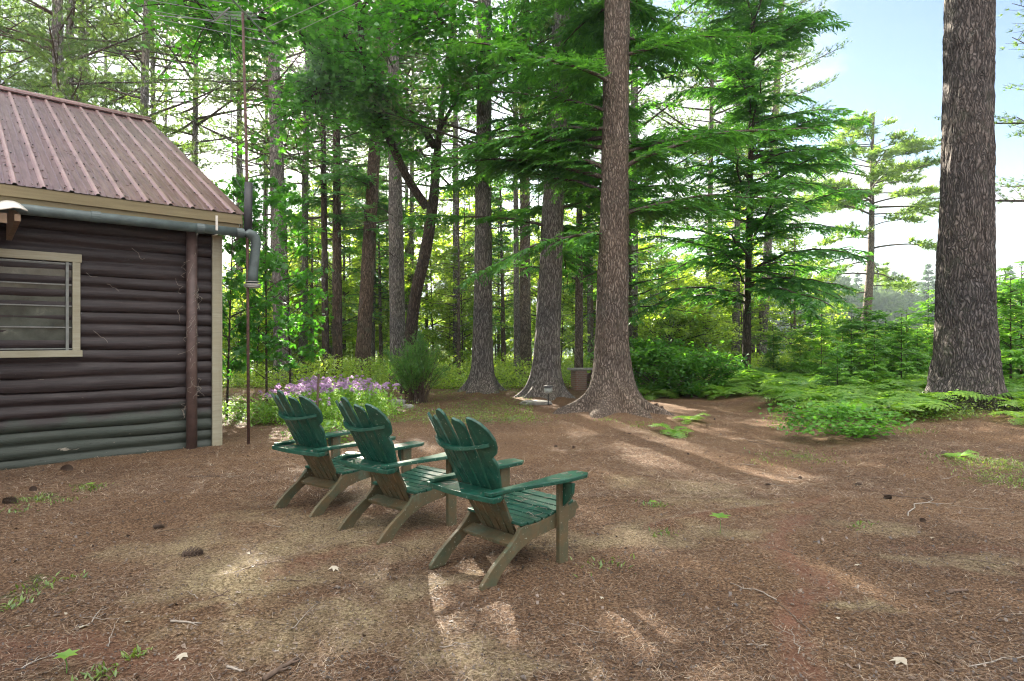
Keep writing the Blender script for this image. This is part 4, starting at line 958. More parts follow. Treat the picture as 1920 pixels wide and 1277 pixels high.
# seedling hemlocks in the ferns at the right
b, c = hemlock_parts(lambda h: np.array([0, 0, h]), .03, .25, 2.1, 44, .85, 101, None, droop=-.1, step=.075, tw=.04, twl=.13)
tm, ax, rr = trunk_mesh('trunk', 2.2, .02, M['bark_dark'], flare=.1, seed=103, nseg=8, nz_=20, top=.2, rough=.001)
hs = make_tree('hemlock_seedling', tm, b, c, None, M['hemlock_young'], 'x', 'tree')
for q, (x, Y, s) in enumerate([(1596, 15, .95), (1624, 15.6, 1.1), (1540, 17, .9), (1660, 18, 1.0), (1720, 17, .8), (1700, 20, 1.1), (1580, 21, 1.1), (1500, 19, .8), (1895, 13.5, 1.25), (1915, 16, 1.5), (1450, 20, .8), (1885, 19, 1.6), (1640, 13.5, .7), (1690, 14.5, .9), (1570, 13, .6), (1740, 19, 1.3), (1520, 24, 1.5)]):
    o = hs if q == 0 else copy_tree(hs); X = px(x, Y); o.location = (X, Y, gz(X, Y) - .03); o.rotation_euler = (0, 0, q * 1.3); o.scale = (s, s, s); o['group'] = 'young hemlocks among the ferns'; o['label'] = 'knee to head high young hemlock growing among the ferns'

# hemlock boughs entering at the right edge
tm, ax, rr = trunk_mesh('trunk', 14, .2, M['bark_dark'], flare=.2, seed=110, nseg=24, nz_=60, top=.3, rough=.01)
b, c = pine_parts(ax, .2, 14, 5.2, 13.5, 34, 4.2, 111, dead=14, dead_z=(4, 8), ts=1.1)
make_tree('pine_tree', tm, b, c, None, M['pine_needles'], 'pine whose bare limbs and needles enter at the right of the huge trunk', 'tree', None, place(2070, 17.5))
b, c = hemlock_parts(ax, .1, 1.2, 6.9, 36, 2.6, 113, None, droop=-.18, step=.18, tw=.06, twl=.16); tm, ax, rr = trunk_mesh('trunk', 7, .09, M['bark_dark'], flare=.2, seed=114, nseg=16, nz_=40, top=.2, rough=.005)
b, c = hemlock_parts(ax, .1, .8, 4.4, 36, 2.4, 113, None, droop=-.18, step=.18, tw=.06, twl=.16)
make_tree('hemlock_tree', tm, b, c, None, M['hemlock'], 'dark low hemlock just right of the huge pine trunk', 'tree', None, place(1990, 17))

# ------------------------------------------------------------------ far shore trees and house
FP = []
for k in range(3):
    r = rng(120 + k); H_ = 19.0; n = 900; h = H_ * (.12 + .88 * r.random(n) ** .8); R_ = (3.6, 3.0, 4.4)[k] * (1 - h / H_) ** (.75, .9, .5)[k] * r.uniform(.3, 1.05, n); lay = np.round(h / 1.1) * 1.1
    a = r.uniform(0, 6.28, n); h2 = lay + r.normal(size=n) * .18 - R_ * .12
    pos = np.stack([np.cos(a) * R_, np.sin(a) * R_, h2], -1); D = np.stack([np.cos(a), np.sin(a), r.normal(size=n) * .2 + .05], -1)
    c = stamp(*t_tuft(5, 1.5, .5, .7, 3), pos, frames(D, roll=r.uniform(0, 6, n)), r.uniform(.6, 1.2, n) * (.35 + .65 * R_ / 3.6))
    V, Fc = tubes_np([np.stack([np.zeros(9), np.zeros(9), np.linspace(0, H_, 9)], -1)], [np.linspace(.25, .03, 9)], 6)
    FP.append(make_tree('conifer_tree', np_mesh('trunk', V, Fc, M['bark_dark']), None, c, None, M['far'], 'x', 'tree'))
r = rng(131); n = 1500; a = ortho_dirs(n, r); rad = 4.2 * r.uniform(.55, 1, n) * (.8 + .4 * fbm(a[:, 0] * 2 + 5, a[:, 1] * 2 + 5, a[:, 2] * 2 + 5, 3, 2)); pos = a * rad[:, None] * np.array([1, 1, 1.3]) + np.array([0, 0, 8.5])
V, Fc = tubes_np([np.stack([np.zeros(9), np.zeros(9), np.linspace(0, 9, 9)], -1)], [np.linspace(.25, .1, 9)], 6)
M['far2'] = leaf_mat('far_broadleaf', (.06, .12, .04), (.15, .24, .08), .35)
FP.append(make_tree('broadleaf_tree', np_mesh('trunk', V, Fc, M['bark_dark']), None, stamp(*t_tuft(4, .9, .6, 1.2, 9), pos, frames(a), r.uniform(.6, 1.1, n)), None, M['far2'], 'x', 'tree'))
spots = []; labs = ['dark pointed conifer on the far lake shore'] * 3 + ['rounded pale green tree on the far lake shore']
for i in range(3000):
    Y = rs.uniform(110, 230); x = rs.uniform(1350, 2050) if rs.random() < .8 else rs.uniform(300, 1350); X = px(x, Y)
    if abs(x - 1700) < 14 and Y < 160: continue
    if all((X - a) ** 2 + (Y - b) ** 2 > 4.5 ** 2 for a, b, *_ in spots): spots.append((X, Y, rs.choice([0, 1, 2, 0, 3]), rs.uniform(.7, 1.15)))
    if len(spots) >= 290: break
scatter_trees(FP, spots, labs, 'trees on the far shore', seed=14)
hx, hy = px(1697, 150), 150
ho = empty('lake_house', (hx, hy, -2.0), R(8), 'small pale house with rows of windows beyond the lake, half hidden by leaves', 'house')
mb = MB(); mb.box((0, 0, 2.6), (8.5, 7, 5.4)); mb.build('wall', plain('pale_grey_siding', (.42, .47, .5), .7), ho)
mb = MB(); mb.prism([(-4.0, 5.2), (0, 7.6), (4.0, 5.2)], lambda a, b, t: (t, a, b), -4.6, 4.6); mb.build('roof', plain('grey_shingles', (.25, .28, .3), .8), ho)
for i in range(6):
    for z in (1.6, 4.0): mb = MB(); mb.box((-3.5 + 1.4 * i, -3.52, z), (.85, .08, 1.3)); mb.build('window', plain('window_dark', (.1, .13, .15), .2) if i == 0 and z < 2 else bpy.data.materials['window_dark'], ho)
mb = MB(); mb.box((0, -4.6, 2.75), (8.5, 2.2, .14)); mb.box((0, -5.65, 3.7), (8.5, .08, .1))
for i in range(8): mb.box((-4.1 + 1.17 * i, -5.65, 1.9), (.14, .14, 3.7))
mb.build('porch', M['white'], ho)

spots = [(px(x, Y), Y, k, s_) for x, Y, k, s_ in ((1560, 24, 3, .9), (1600, 26, 0, .8), (1640, 25, 3, .9), (1680, 24, 3, .8), (1720, 26, 3, 1.0), (1750, 23, 3, .9), (1700, 29, 0, .8), (1585, 30, 0, .9), (1655, 31, 0, .9), (1890, 24, 0, .9), (1930, 27, 0, 1.1), (1530, 22, 3, .8), (1740, 33, 0, .95), (1620, 22, 3, .7), (1905, 33, 2, 1.0))]
pr_ = [o for o in col.objects if o.name.startswith('sapling_tree') and o.parent is None][:1]
base_k = {}
for o in col.objects:
    if o.name.startswith('sapling_tree') and o.parent is None:
        m_ = [c for c in o.children if c.name.startswith('crown')][0].data.name
        base_k.setdefault(m_, o)
bk_ = sorted(base_k.values(), key=lambda o: o.name)
rq = random.Random(77)
for X, Y, k, s_ in spots:
    o = copy_tree(bk_[k % len(bk_)]); o.location = (X, Y, gz(X, Y) - .05); o.rotation_euler = (0, 0, rq.uniform(0, 6)); o.scale = (s_ * .8, s_ * .8, s_ * .75); o['group'] = 'low bushes before the lake'; o['label'] = 'low bright green bush between the ferns and the lake'
# gaps in the canopy where the sun comes through
def canopy_gaps(rays):
    d = np.array(_d); bpy.context.view_layer.update(); kill = {}; kr = rng(500); hh_n = -1
    for o in col.objects:
        if o.type != 'MESH' or not o.name.startswith('crown') or o.parent is None: continue
        p = o.parent
        if p.name.split('.')[0] in ('sapling_tree', 'hemlock_seedling', 'maple_sapling', 'conifer_tree', 'broadleaf_tree'): continue
        if p == keep_full: continue
        Mw = np.array(p.matrix_world); me = o.data; key = me.name
        if key not in kill:
            n = len(me.polygons); c = np.empty(n * 3); me.polygons.foreach_get('center', c); kill[key] = [me, c.reshape(-1, 3), np.zeros(n, bool)]
        C = kill[key][1] @ Mw[:3, :3].T + Mw[:3, 3]
        for (a, rad) in rays:
            v = C - a; t = v @ d; dist = np.linalg.norm(v - t[:, None] * d, axis=1); kill[key][2] |= (dist < rad) & (t > 0) & (kr.random(len(t)) < (.97 if rad < .6 else .66))
    for key, (me, C, k) in kill.items():
        if not k.any(): continue
        nv = len(me.vertices); V = np.empty(nv * 3, np.float32); me.vertices.foreach_get('co', V); nl = len(me.loops); kk = nl // len(me.polygons); Fc = np.empty(nl, np.int32); me.loops.foreach_get('vertex_index', Fc)
        new = np_mesh(key, V.reshape(-1, 3), Fc.reshape(-1, kk)[~k], me.materials[0])
        for o in list(col.objects):
            if o.type == 'MESH' and o.data == me: o.data = new
def grd(x, y): X, Y = gp(x, y); return np.array([X, Y, .0])
canopy_gaps([(grd(862, 1105), .32), (grd(910, 1130), .32), (grd(965, 1185), .34), (grd(1150, 1240), .4), (grd(1230, 1270), .4), (grd(300, 1110), .3), (grd(700, 960), .25), (grd(560, 880), .3), (grd(1500, 1080), .3), (grd(480, 1020), .25), (grd(265, 1160), .15), (grd(1420, 790), .5), (grd(1340, 770), .4),
             (np.array([px(1600, 14), 14, .6]), 1.3), (np.array([px(1700, 15), 15, .6]), 1.2), (np.array([px(1510, 16), 16, .6]), 1.2), (np.array([px(1450, 20), 20, .6]), 1.5), (np.array([px(1300, 18), 18, .7]), 1.0), (np.array([px(1890, 13), 13, .5]), 1.2),
             (np.array([px(620, 13.5), 13.5, .6]), .9), (np.array([px(500, 13), 13, 1.0]), .9), (np.array([px(700, 14), 14, .5]), .5), (np.array([0, 0, CAMH]), .3), (np.array([px(1790, 11.3), 11.3, 4.6]), .35), (grd(640, 900), .15), (grd(780, 880), .12), (grd(1180, 1010), .15), (grd(1000, 760), .4)] + [(np.array([px(x, 31), 31, z_]), 1.9) for x in (440, 500, 560, 620, 680, 740, 800, 870, 940, 1010, 1090, 1160, 1240, 1320) for z_ in (1.2, 4.0)] + [(np.array([px(x, 22), 22, .4]), 1.0) for x in (560, 700, 840, 960, 1060, 1170, 1260, 1400)])
# haze over the lake
hz = MB(); hz.box((0, 190, 16), (1500, 700, 46)); m = bpy.data.materials.new('haze'); m.use_nodes = True; N = m.node_tree.nodes; N.remove(N['Principled BSDF']); v = N.new('ShaderNodeVolumePrincipled')
v.inputs['Density'].default_value = .0006; v.inputs['Anisotropy'].default_value = .5; v.inputs['Color'].default_value = (.72, .86, 1, 1); m.node_tree.links.new(v.outputs[0], N['Material Output'].inputs['Volume'])
ho_ = hz.build('haze', m); ho_['kind'] = 'stuff'; ho_['label'] = 'thin pale haze in the air'; sc.cycles.volume_bounces = 0
# ------------------------------------------------------------------ shrubs, ferns, flowers
# broom-like shrub
sx, sy, sz = place(782, 15.2)
sh = empty('broom_shrub', (sx, sy, sz), 0, 'broom-like shrub of upright bare stems with green tufts, behind the middle chair', 'shrub')
r = rng(140); st = []; sr = []; pos = []; D = []
for k in range(170):
    a = r.uniform(0, 6.28); out = r.uniform(.05, .85) ; L = r.uniform(.9, 1.75) * (1 - .25 * out)
    t = np.linspace(0, 1, 9); b = r.normal(size=2) * .1
    P = np.stack([b[0] + math.cos(a) * out * t ** 1.4, b[1] + math.sin(a) * out * t ** 1.4, L * t], -1) + np.cumsum(r.normal(size=(9, 3)) * .012, 0); st.append(P); sr.append(np.linspace(.009, .002, 9))
    n = 44 if (math.cos(a) * out < .15) else 16; s = r.uniform(.45 if math.cos(a) < 0 else .6, .999, n); c, T = at_path(P, s); pos.append(c + r.normal(size=(n, 3)) * .05); D.append(T / np.linalg.norm(T, axis=1, keepdims=True) + r.normal(size=(n, 3)) * .45)
new_obj('stems', np_mesh('stems', *tubes_np(st, sr, 4), M['twig'], True), sh)
pos = np.concatenate(pos); D = np.concatenate(D)
new_obj('foliage', np_mesh('foliage', *stamp(*t_tuft(5, .11, .012, .6, 4), pos, frames(D, roll=r.uniform(0, 6, len(pos))), r.uniform(.6, 1.1, len(pos))), M['hemlock_young']), sh)

def fern_mesh(seed, nf=8, L=.75, up_=.75):
    r = rng(seed); Vs = []; Fs = []; b = 0
    for k in range(nf):
        a = 2 * np.pi * k / nf + r.uniform(-.3, .3); l = L * r.uniform(.7, 1.15); n = 17; t = np.linspace(0, 1, n); u0 = up_ * r.uniform(.8, 1.2)
        rad = l * (t * .75 + .1 * t * t); z = l * (u0 * t * 1.25 - .75 * t * t)
        C = np.stack([np.cos(a) * rad, np.sin(a) * rad, z], -1); T = np.gradient(C, axis=0); T /= np.linalg.norm(T, axis=1, keepdims=True); S = np.cross(T, [0, 0, 1.0]); S /= np.linalg.norm(S, axis=1, keepdims=True)
        for i in range(4, n):
            w_ = l * .34 * math.sin(math.pi * min(1, (1.12 - t[i]))) ** .8
            for s in (-1, 1):
                d = S[i] * s * .95 + T[i] * .35 + np.array([0, 0, -.12 + r.normal() * .1]); d /= np.linalg.norm(d); q_ = np.cross(d, np.cross(S[i], T[i])); q_ /= np.linalg.norm(q_) + 1e-9
                m_ = 7
                for e in range(m_):
                    u = e / m_; pw = w_ * .2 * (1 - u * .85) + .004; c0 = C[i] + d * w_ * u; c1 = C[i] + d * w_ * (u + 1.0 / m_)
                    for s2 in (-1, 1): Vs += [c0, c0 + d * w_ * .04 + q_ * s2 * pw + np.array([0, 0, r.normal() * .004]), c1]; Fs.append((b, b + 1, b + 2)); b += 3
        for i in range(n - 1):
            w1 = S[i] * .004; Vs += [C[i] - w1, C[i] + w1, C[i + 1] + w1, C[i + 1] - w1]; Fs += [(b, b + 1, b + 2), (b, b + 2, b + 3)]; b += 4
    return np_mesh('fronds', np.array(Vs), np.array(Fs), M['fern'])
FM = [fern_mesh(150 + k, 7 + k, .7 + .08 * k) for k in range(4)]
def fern(X, Y, s, k, label, group, rz=0, dz=-.02):
    o = new_obj('fern', FM[k], None, (X, Y, gz(X, Y) + dz)); o.scale = (s, s, s); o.rotation_euler = (0, 0, rz); tag(o, label, 'fern', group); return o
r = random.Random(33); spots = []
for i in range(6000):
    x = r.uniform(1385, 2000); Y = r.uniform(10.6, 22)
    if x < 1490 and Y < 15.5 + (1490 - x) * .02: continue
    if x < 1560 and Y < 12.2: continue
    if x > 1740 and x < 1890 and Y < 12.8: continue
    X = px(x, Y)
    if all((X - a) ** 2 + (Y - b) ** 2 > .42 ** 2 for a, b in spots): spots.append((X, Y))
    if len(spots) >= 230: break
for X, Y in spots: fern(X, Y, r.uniform(.85, 1.35) * (1.0 if Y < 13 else 1.3), r.randrange(4), 'bright green fern in the dense bank of ferns beside the huge pine', 'ferns in the bank by the huge pine', r.uniform(0, 6.28))
for (x, y, s, lab) in [(1265, 812, .55, 'small bright fern clump on the bare ground right of the hemlock roots'), (1290, 795, .5, 'darker fern clump directly behind the small bright one'), (1915, 815, .75, 'fern frond clump at the right edge below the huge pine'), (1795, 868, .3, 'tiny bright fern sprig lying beside a pine cone on the right bank'), (1425, 752, .5, 'lone fern at the path edge before the sunny grass'), (1330, 735, .6, 'fern leaning out from the dark shrub edge'), (1180 + 40, 720, .0, '')]:
    if s: X, Y = gp(x, y); fern(X, Y, s, 1, lab, None, x * .1)
for i in range(26):
    x = r.uniform(1200, 1400); Y = r.uniform(15.5, 19); fern(px(x, Y), Y, r.uniform(.7, 1.1), r.randrange(4), 'fern at the foot of the dark leafy shrubs', 'ferns at the foot of the dark shrubs', r.uniform(0, 6))
# dark broad leaved shrubs
for q, (x, Y, s, lab) in enumerate([(1225, 17, 1.0, 'dark leafy shrub just right of the central hemlock'), (1275, 16.5, .85, 'dark leafy shrub in the middle of the thicket edge'), (1320, 17.5, .9, 'dark leafy shrub at the right end of the thicket edge'), (1195, 19.5, 1.2, 'taller leafy shrub behind the central hemlock trunk')]):
    if q == 0:
        b, c = leafy_parts(lambda h: np.array([0, 0, h * .6]), 1.9, .1, 40, 1.0, 161, ls=.13, per=12, sub=6, rise=.6)
        s0 = empty('leafy_shrub'); new_obj('stems', np_mesh('stems', *b, M['twig'], True), s0); new_obj('foliage', np_mesh('foliage', *c, M['shrub']), s0); o = s0
    else: o = copy_tree(s0)
    X = px(x, Y); o.location = (X, Y, gz(X, Y)); o.rotation_euler = (0, 0, q * 1.7); o.scale = (s, s, s); tag(o, lab, 'shrub', 'dark shrubs at the thicket edge')
# low oak sprout
X, Y = gp(1570, 828); r2 = rng(170)
b, c = leafy_parts(lambda h: np.array([0, 0, h]), .5, .05, 26,   .7, 171, leaf=MAPLE, ls=.06, per=12, sub=6, rise=.25, br=.006)
ok = empty('oak_sprout', (X, Y, gz(X, Y)), 0, 'low dark green leafy sprout at the edge of the bare ground before the ferns', 'shrub'); new_obj('stems', np_mesh('stems', *b, M['twig'], True), ok); new_obj('foliage', np_mesh('foliage', *c, M['shrub']), ok)
ok.scale = (1.15, .8, .8)
# tiny seedlings on the ground
for q, (x, y, h, lab) in enumerate([(1350, 1000, .13, 'small bright seedling with four broad leaves on bare ground'), (1225, 950, .06, 'tiny seedling left of the red needle drift'), (125, 1262, .08, 'small round leaved seedling at the near left'), (170, 922, .07, 'low green sprig of needles near the cabin wall')]):
    X, Y = gp(x, y); o = empty('seedling', (X, Y, gz(X, Y)), q, lab, 'seedling', 'seedlings on the bare ground')
    mb = MB(); mb.tube([(0, 0, -.01), (.005, 0, h * .5), (0, .01, h)], .002, 5); mb.build('stem', M['hemlock_young'], o)
    n = 6; D = np.stack([np.cos(np.arange(n) * 1.05), np.sin(np.arange(n) * 1.05), np.full(n, .25)], -1)
    new_obj('leaves', np_mesh('leaves', *stamp(*LEAF4, np.tile([0, 0, h * .95], (n, 1)), frames(D), np.full(n, h * .7)), M['fern']), o)

# lilac flowers
r = random.Random(41); q = 0
fr = rng(180); n = 420; lp = np.stack([fr.normal(size=n) * .3, fr.normal(size=n) * .3, fr.uniform(.02, .5, n)], -1)
Dl = np.stack([fr.normal(size=n), fr.normal(size=n), np.abs(fr.normal(size=n)) * .7 + .1], -1)
leafm = np_mesh('foliage', *stamp(*LEAF4, lp, frames(Dl), .085 * fr.uniform(.6, 1.3, n)), M['fern'])
fls = []
for k in range(11):
    c0 = np.array([fr.normal() * .26, fr.normal() * .26, .52 + fr.random() * .14]); m_ = 26; d = ortho_dirs(m_, fr); d[:, 2] = np.abs(d[:, 2]); fls.append(stamp(LEAF4[0] * np.array([1, 1.6, 1]), LEAF4[1], c0 + d * .03, frames(d + fr.normal(size=d.shape) * .3), np.full(m_, .042)))
flm = np_mesh('blossoms', *join(fls), M['petal'])
fl_spots = []
for i in range(26):
    t = i / 25; x = 540 + 170 * t + r.uniform(-8, 8); y = 800 - 14 * t + r.uniform(-6, 22) - 22 * math.sin(t * 3.1)
    fl_spots.append((x, y - 20))
for x, y in [(575, 806), (592, 800), (560, 800), (625, 800), (610, 812)]: fl_spots.append((x, y - 14))
for x, y in fl_spots:
    X, Y = gp(x, y); o = empty('phlox_clump', (X, Y, gz(X, Y) - .02), r.uniform(0, 6), 'clump of lilac flowers in the bed behind the chairs', 'flowers', 'lilac flowers in the bed')
    s = r.uniform(.6, .9); o.scale = (s, s, s * 1.15); new_obj('foliage', leafm, o); new_obj('blossoms', flm, o)
# green plants in front of the flowers
for (x, y) in [(640, 800), (665, 792), (690, 788), (712, 785), (730, 778), (655, 780), (700, 775), (600, 835), (580, 825), (615, 830), (500, 795), (470, 780), (440, 785), (425, 770), (520, 780), (450, 760), (500, 765)]:
    X, Y = gp(x, y); o = empty('leafy_plant', (X, Y, gz(X, Y) - .03)); new_obj('foliage', leafm, o); s = r.uniform(.5, .85); o.scale = (s, s, s * .85); o.rotation_euler = (0, 0, r.uniform(0, 6)); tag(o, 'low leafy green plant at the edge of the flower bed', 'plant', 'green plants by the flower bed')

# ground plants: one mass for the wood floor, one for the sunny verge
def cover(name, label, n, seed, fn, ls, material, hmax):
    r = rng(seed); x, Y = fn(r, n); X = (x - 960) / F * Y
    keep = fbm(X * .7, Y * .7, 0, seed, 3) * np.clip((x - (1390 + 60 * vnoise(Y * 1.5, Y * 0, 0, 4))) / 110, 0, 1) ** (.5 if name == 'ground_cover' else 0) > r.uniform(.25, .62, n); X, Y = X[keep], Y[keep]; n = len(X)
    Z = ground_h(X, Y, False) + r.uniform(0, 1, n) ** 1.5 * hmax * (.4 + 1.2 * fbm(X * .5, Y * .5, 0, seed + 4, 2))
    D = np.stack([r.normal(size=n), r.normal(size=n), r.normal(size=n) * .5 + .25], -1)
    o = new_obj(name, np_mesh(name, *stamp(*LEAF4, np.stack([X, Y, Z], -1), frames(D), ls * r.uniform(.5, 1.4, n) * (1 + (Y > 25) * .5)), material)); tag(o, label, None, None, 'stuff')
cover('undergrowth', 'low green undergrowth covering the floor of the wood', 170000, 201, lambda r, n: (r.uniform(200, 1560, n), 19 + 26 * r.uniform(0, 1, n) ** 1.3), .1, M['sapling'], .75)
cover('ground_cover', 'bright low ground plants on the sunny verge at the right', 60000, 202, lambda r, n: (r.uniform(1400, 2000, n), r.uniform(10.2, 22, n)), .05, M['grass'], .22)
cover('moss_plants', 'thin low green plants between the flower bed and the pines', 26000, 203, lambda r, n: (r.uniform(400, 1000, n), r.uniform(10.8, 20, n)), .035, M['grass'], .07)

r = rng(210); cs_ = []
for (x, y, rad, n) in [(170, 918, .14, 110), (60, 940, .2, 90), (40, 960, .15, 40), (130, 938, .12, 30), (60, 1110, .14, 45), (130, 1090, .08, 20), (255, 1230, .05, 40), (190, 1265, .07, 50), (20, 1140, .08, 50), (1500, 853, .5, 260), (1225, 945, .12, 60), (980, 790, .7, 500), (1200, 800, .3, 120), (1140, 795, .2, 80), (1430, 860, .2, 40), (1860, 880, .6, 700), (1905, 905, .4, 400), (1790, 800, .5, 500), (1700, 820, .4, 260), (1490, 770, .6, 500), (1440, 735, .9, 700), (1130, 1060, .2, 40), (1240, 1000, .1, 40), (1610, 985, .1, 40), (860, 782, 1.2, 1200), (640, 820, .8, 300)]:
    X, Y = gp(x, y); a_ = r.normal(size=(n, 2)) * rad * .5; cs_.append(np.stack([X + a_[:, 0], Y + a_[:, 1]], -1))
cs_ = np.concatenate(cs_); n = len(cs_); D = np.stack([r.normal(size=n), r.normal(size=n), np.abs(r.normal(size=n)) * 1.1 + .3], -1)
o = new_obj('moss_sprigs', np_mesh('moss_sprigs', *stamp(LEAF4[0] * np.array([1, .5, 1]), LEAF4[1], np.stack([cs_[:, 0], cs_[:, 1], ground_h(cs_[:, 0], cs_[:, 1]) - .002], -1), frames(D), .035 * r.uniform(.5, 1.5, n)), M['grass'])); tag(o, 'small green sprigs growing in patches on the bare ground', None, None, 'stuff')
# ------------------------------------------------------------------ small things
X, Y, Z = place(1028, 13.9)
o = empty('garden_lamp', (X, Y, Z), 0, 'small globe garden lamp on a thin stake before the stout pine', 'lamp')
mb = MB(); mb.tube([(0, 0, -.05), (0, 0, .3)], .012, 8); mb.build('stake', M['black'], o)
mb = MB(); mb.tube([(0, 0, .29), (0, 0, .32), (0, 0, .38), (0, 0, .44), (0, 0, .46)], [.05, .085, .1, .08, .04], 14); mb.build('globe', plain('frosted_plastic', (.35, .38, .36), .3), o, smooth=True)
mb = MB(); mb.tube([(0, 0, .44), (0, 0, .47), (0, 0, .49)], [.12, .11, .03], 14); mb.build('cap', M['black'], o)
X, Y, Z = place(1003, 14.1)
def rock(seed, sx, sy, sz):
    r = rng(seed); n = 12; th = np.linspace(0, 2 * np.pi, n, endpoint=False); vs = []; fs = []
    for i, (zz, k) in enumerate([(-.5, .8), (0, 1), (.35, .95), (.5, .7)]):
        for t in th: q = k * (.85 + .3 * r.random()); vs.append((math.cos(t) * q * sx, math.sin(t) * q * sy, zz * sz + r.normal() * .03 * sz))
    for i in range(3):
        for j in range(n): fs.append((i * n + j, i * n + (j + 1) % n, (i + 1) * n + (j + 1) % n, (i + 1) * n + j))
    fs.append(tuple(range(3 * n, 4 * n))); return MB().add(vs, fs)
o = rock(1, .35, .2, .14).build('flat_stone', M['stone'], None, smooth=False, loc=(X, Y, Z + .05)); tag(o, 'flat grey stone slab lying beside the garden lamp', 'stone')
for q, (x, y, s, lab) in enumerate([(654, 762, .12, 'small stone left of three at the flower bed edge'), (688, 764, .16, 'rounded pale stone between two others by the bed edge'), (745, 757, .2, 'largest grey stone lying left of the broom-like shrub'), (765, 763, .13, 'small stone closest to the broom-like shrub')]):
    X, Y = gp(x, y); o = rock(10 + q, s, s * .8, s * .9).build('stone', M['stone'], None, loc=(X, Y, gz(X, Y) + s * .2)); tag(o, lab, 'stone', 'stones by the flower bed')
# brick pier
m, N, L, bs = mat('old_brick'); oc = objcoord(N)
br = nd(N, 'ShaderNodeTexBrick'); br.inputs['Scale'].default_value = 4.2; br.inputs['Color1'].default_value = (.3, .11, .08, 1); br.inputs['Color2'].default_value = (.22, .09, .07, 1); br.inputs['Mortar'].default_value = (.3, .28, .25, 1); br.inputs['Mortar Size'].default_value = .03
sx_ = nd(N, 'ShaderNodeSeparateXYZ'); L.new(oc, sx_.inputs[0]); ad_ = nd(N, 'ShaderNodeMath', operation='ADD'); L.new(sx_.outputs[0], ad_.inputs[0]); L.new(sx_.outputs[1], ad_.inputs[1]); cb_ = nd(N, 'ShaderNodeCombineXYZ'); L.new(ad_.outputs[0], cb_.inputs[0]); L.new(sx_.outputs[2], cb_.inputs[1]); L.new(cb_.outputs[0], br.inputs['Vector'])
nz = noise(N, L, oc, 7, 5); c = mixc(N, L, nz.outputs['Fac'], br.outputs[0], (.2, .17, .13)); L.new(c, bs.inputs['Base Color']); bs.inputs['Roughness'].default_value = .9
X, Y, Z = place(1098, 19)
o = empty('brick_firepit', (X, Y, Z), R(12), 'low old brick fireplace half hidden behind the central hemlock', 'fireplace')
mb = MB(); mb.box((-.22, 0, .3), (.36, .5, .66)); mb.box((.45, 0, .3), (.4, .5, .66)); mb.box((.1, .2, .25), (.5, .12, .56)); mb.build('brick_wall', m, o, bevel=.01)
mb = MB(); mb.box((.1, 0, .665), (1.2, .56, .06)); mb.build('capstone', M['stone'], o, bevel=.01)
# wooden stake
X, Y = gp(594, 818); o = MB().tube([(0, 0, -.1), (.01, 0, .5), (.03, 0, .93)], [.022, .02, .016], 8).build('wooden_stake', M['twig'], None, loc=(X, Y, gz(X, Y))); tag(o, 'thin wooden stake standing in front of the lilac flowers', 'stake')
# stump roots at the hemlock base
for q, (x, y, s, lab) in enumerate([(1230, 770, .07, 'stubby brown root end poking up right of the hemlock base'), (1240, 776, .06, 'smaller brown root stub right beside the first')]):
    X, Y = gp(x, y); o = MB().tube([(0, 0, -.05), (.01, 0, s), (.0, .01, s * 1.9)], [s * .8, s * .85, s * .55], 9).build('root_stub', M['bark_red'], None, loc=(X, Y, gz(X, Y)), smooth=True); tag(o, lab, 'root')

# litter: fallen needles as one mass near the camera
r = rng(300); n = 460000; Y = 1.5 + 11.5 * r.uniform(0, 1, n) ** 1.55; x = r.uniform(-900, 2700, n); X = (x - 960) / F * Y
k_ = fbm(X * 1.3, Y * 1.3, 0, 301, 3); keep = k_ > r.uniform(.18, .66, n); X, Y = X[keep], Y[keep]; n = len(X)
Zg = ground_h(X, Y); lx = (X - CX) * .741 + (Y - CY) * .672; ly = (X - CX) * -.672 + (Y - CY) * .741; ins = (ly > -.03) & (lx < 0.03) & (ly < 10.3); X, Y, Zg = X[~ins], Y[~ins], Zg[~ins]; n = len(X)
a = r.uniform(0, np.pi * 2, n); D = np.stack([np.cos(a), np.sin(a), r.normal(size=n) * .16], -1)
bv = np.array([[-.5, -.011, 0], [-.5, .011, 0], [.1, .008, .05], [.1, -.008, .05], [.5, 0, 0]]); bf = np.array([[0, 3, 2], [0, 2, 1], [3, 4, 2]])
m, N, L, bs = mat('fallen_needles'); g = nd(N, 'ShaderNodeNewGeometry'); c = ramp(N, L, g.outputs['Random Per Island'], [(0, (.03, .018, .012)), (.4, (.15, .085, .055)), (.75, (.33, .22, .15)), (1, (.6, .5, .37))]); L.new(c.outputs[0], bs.inputs['Base Color']); bs.inputs['Roughness'].default_value = .7
ln = r.uniform(.035, .08, n) * (1 + .25 * (Y > 5))
o = new_obj('fallen_needles', np_mesh('fallen_needles', *stamp(bv, bf, np.stack([X, Y, Zg + .004], -1), frames(D), ln), m)); tag(o, 'brown fallen pine needles strewn over the ground', None, None, 'stuff')
n = 200000; Y = 6 + 15 * r.uniform(0, 1, n) ** 1.2; x = r.uniform(-200, 2250, n); X = (x - 960) / F * Y
keep = fbm(X * .9, Y * .9, 0, 302, 3) > r.uniform(.2, .66, n); X, Y = X[keep], Y[keep]; lx = (X - CX) * .741 + (Y - CY) * .672; ly = (X - CX) * -.672 + (Y - CY) * .741; ins = (ly > -.03) & (lx < 0.03) & (ly < 10.3); X, Y = X[~ins], Y[~ins]; n = len(X); a = r.uniform(0, np.pi * 2, n)
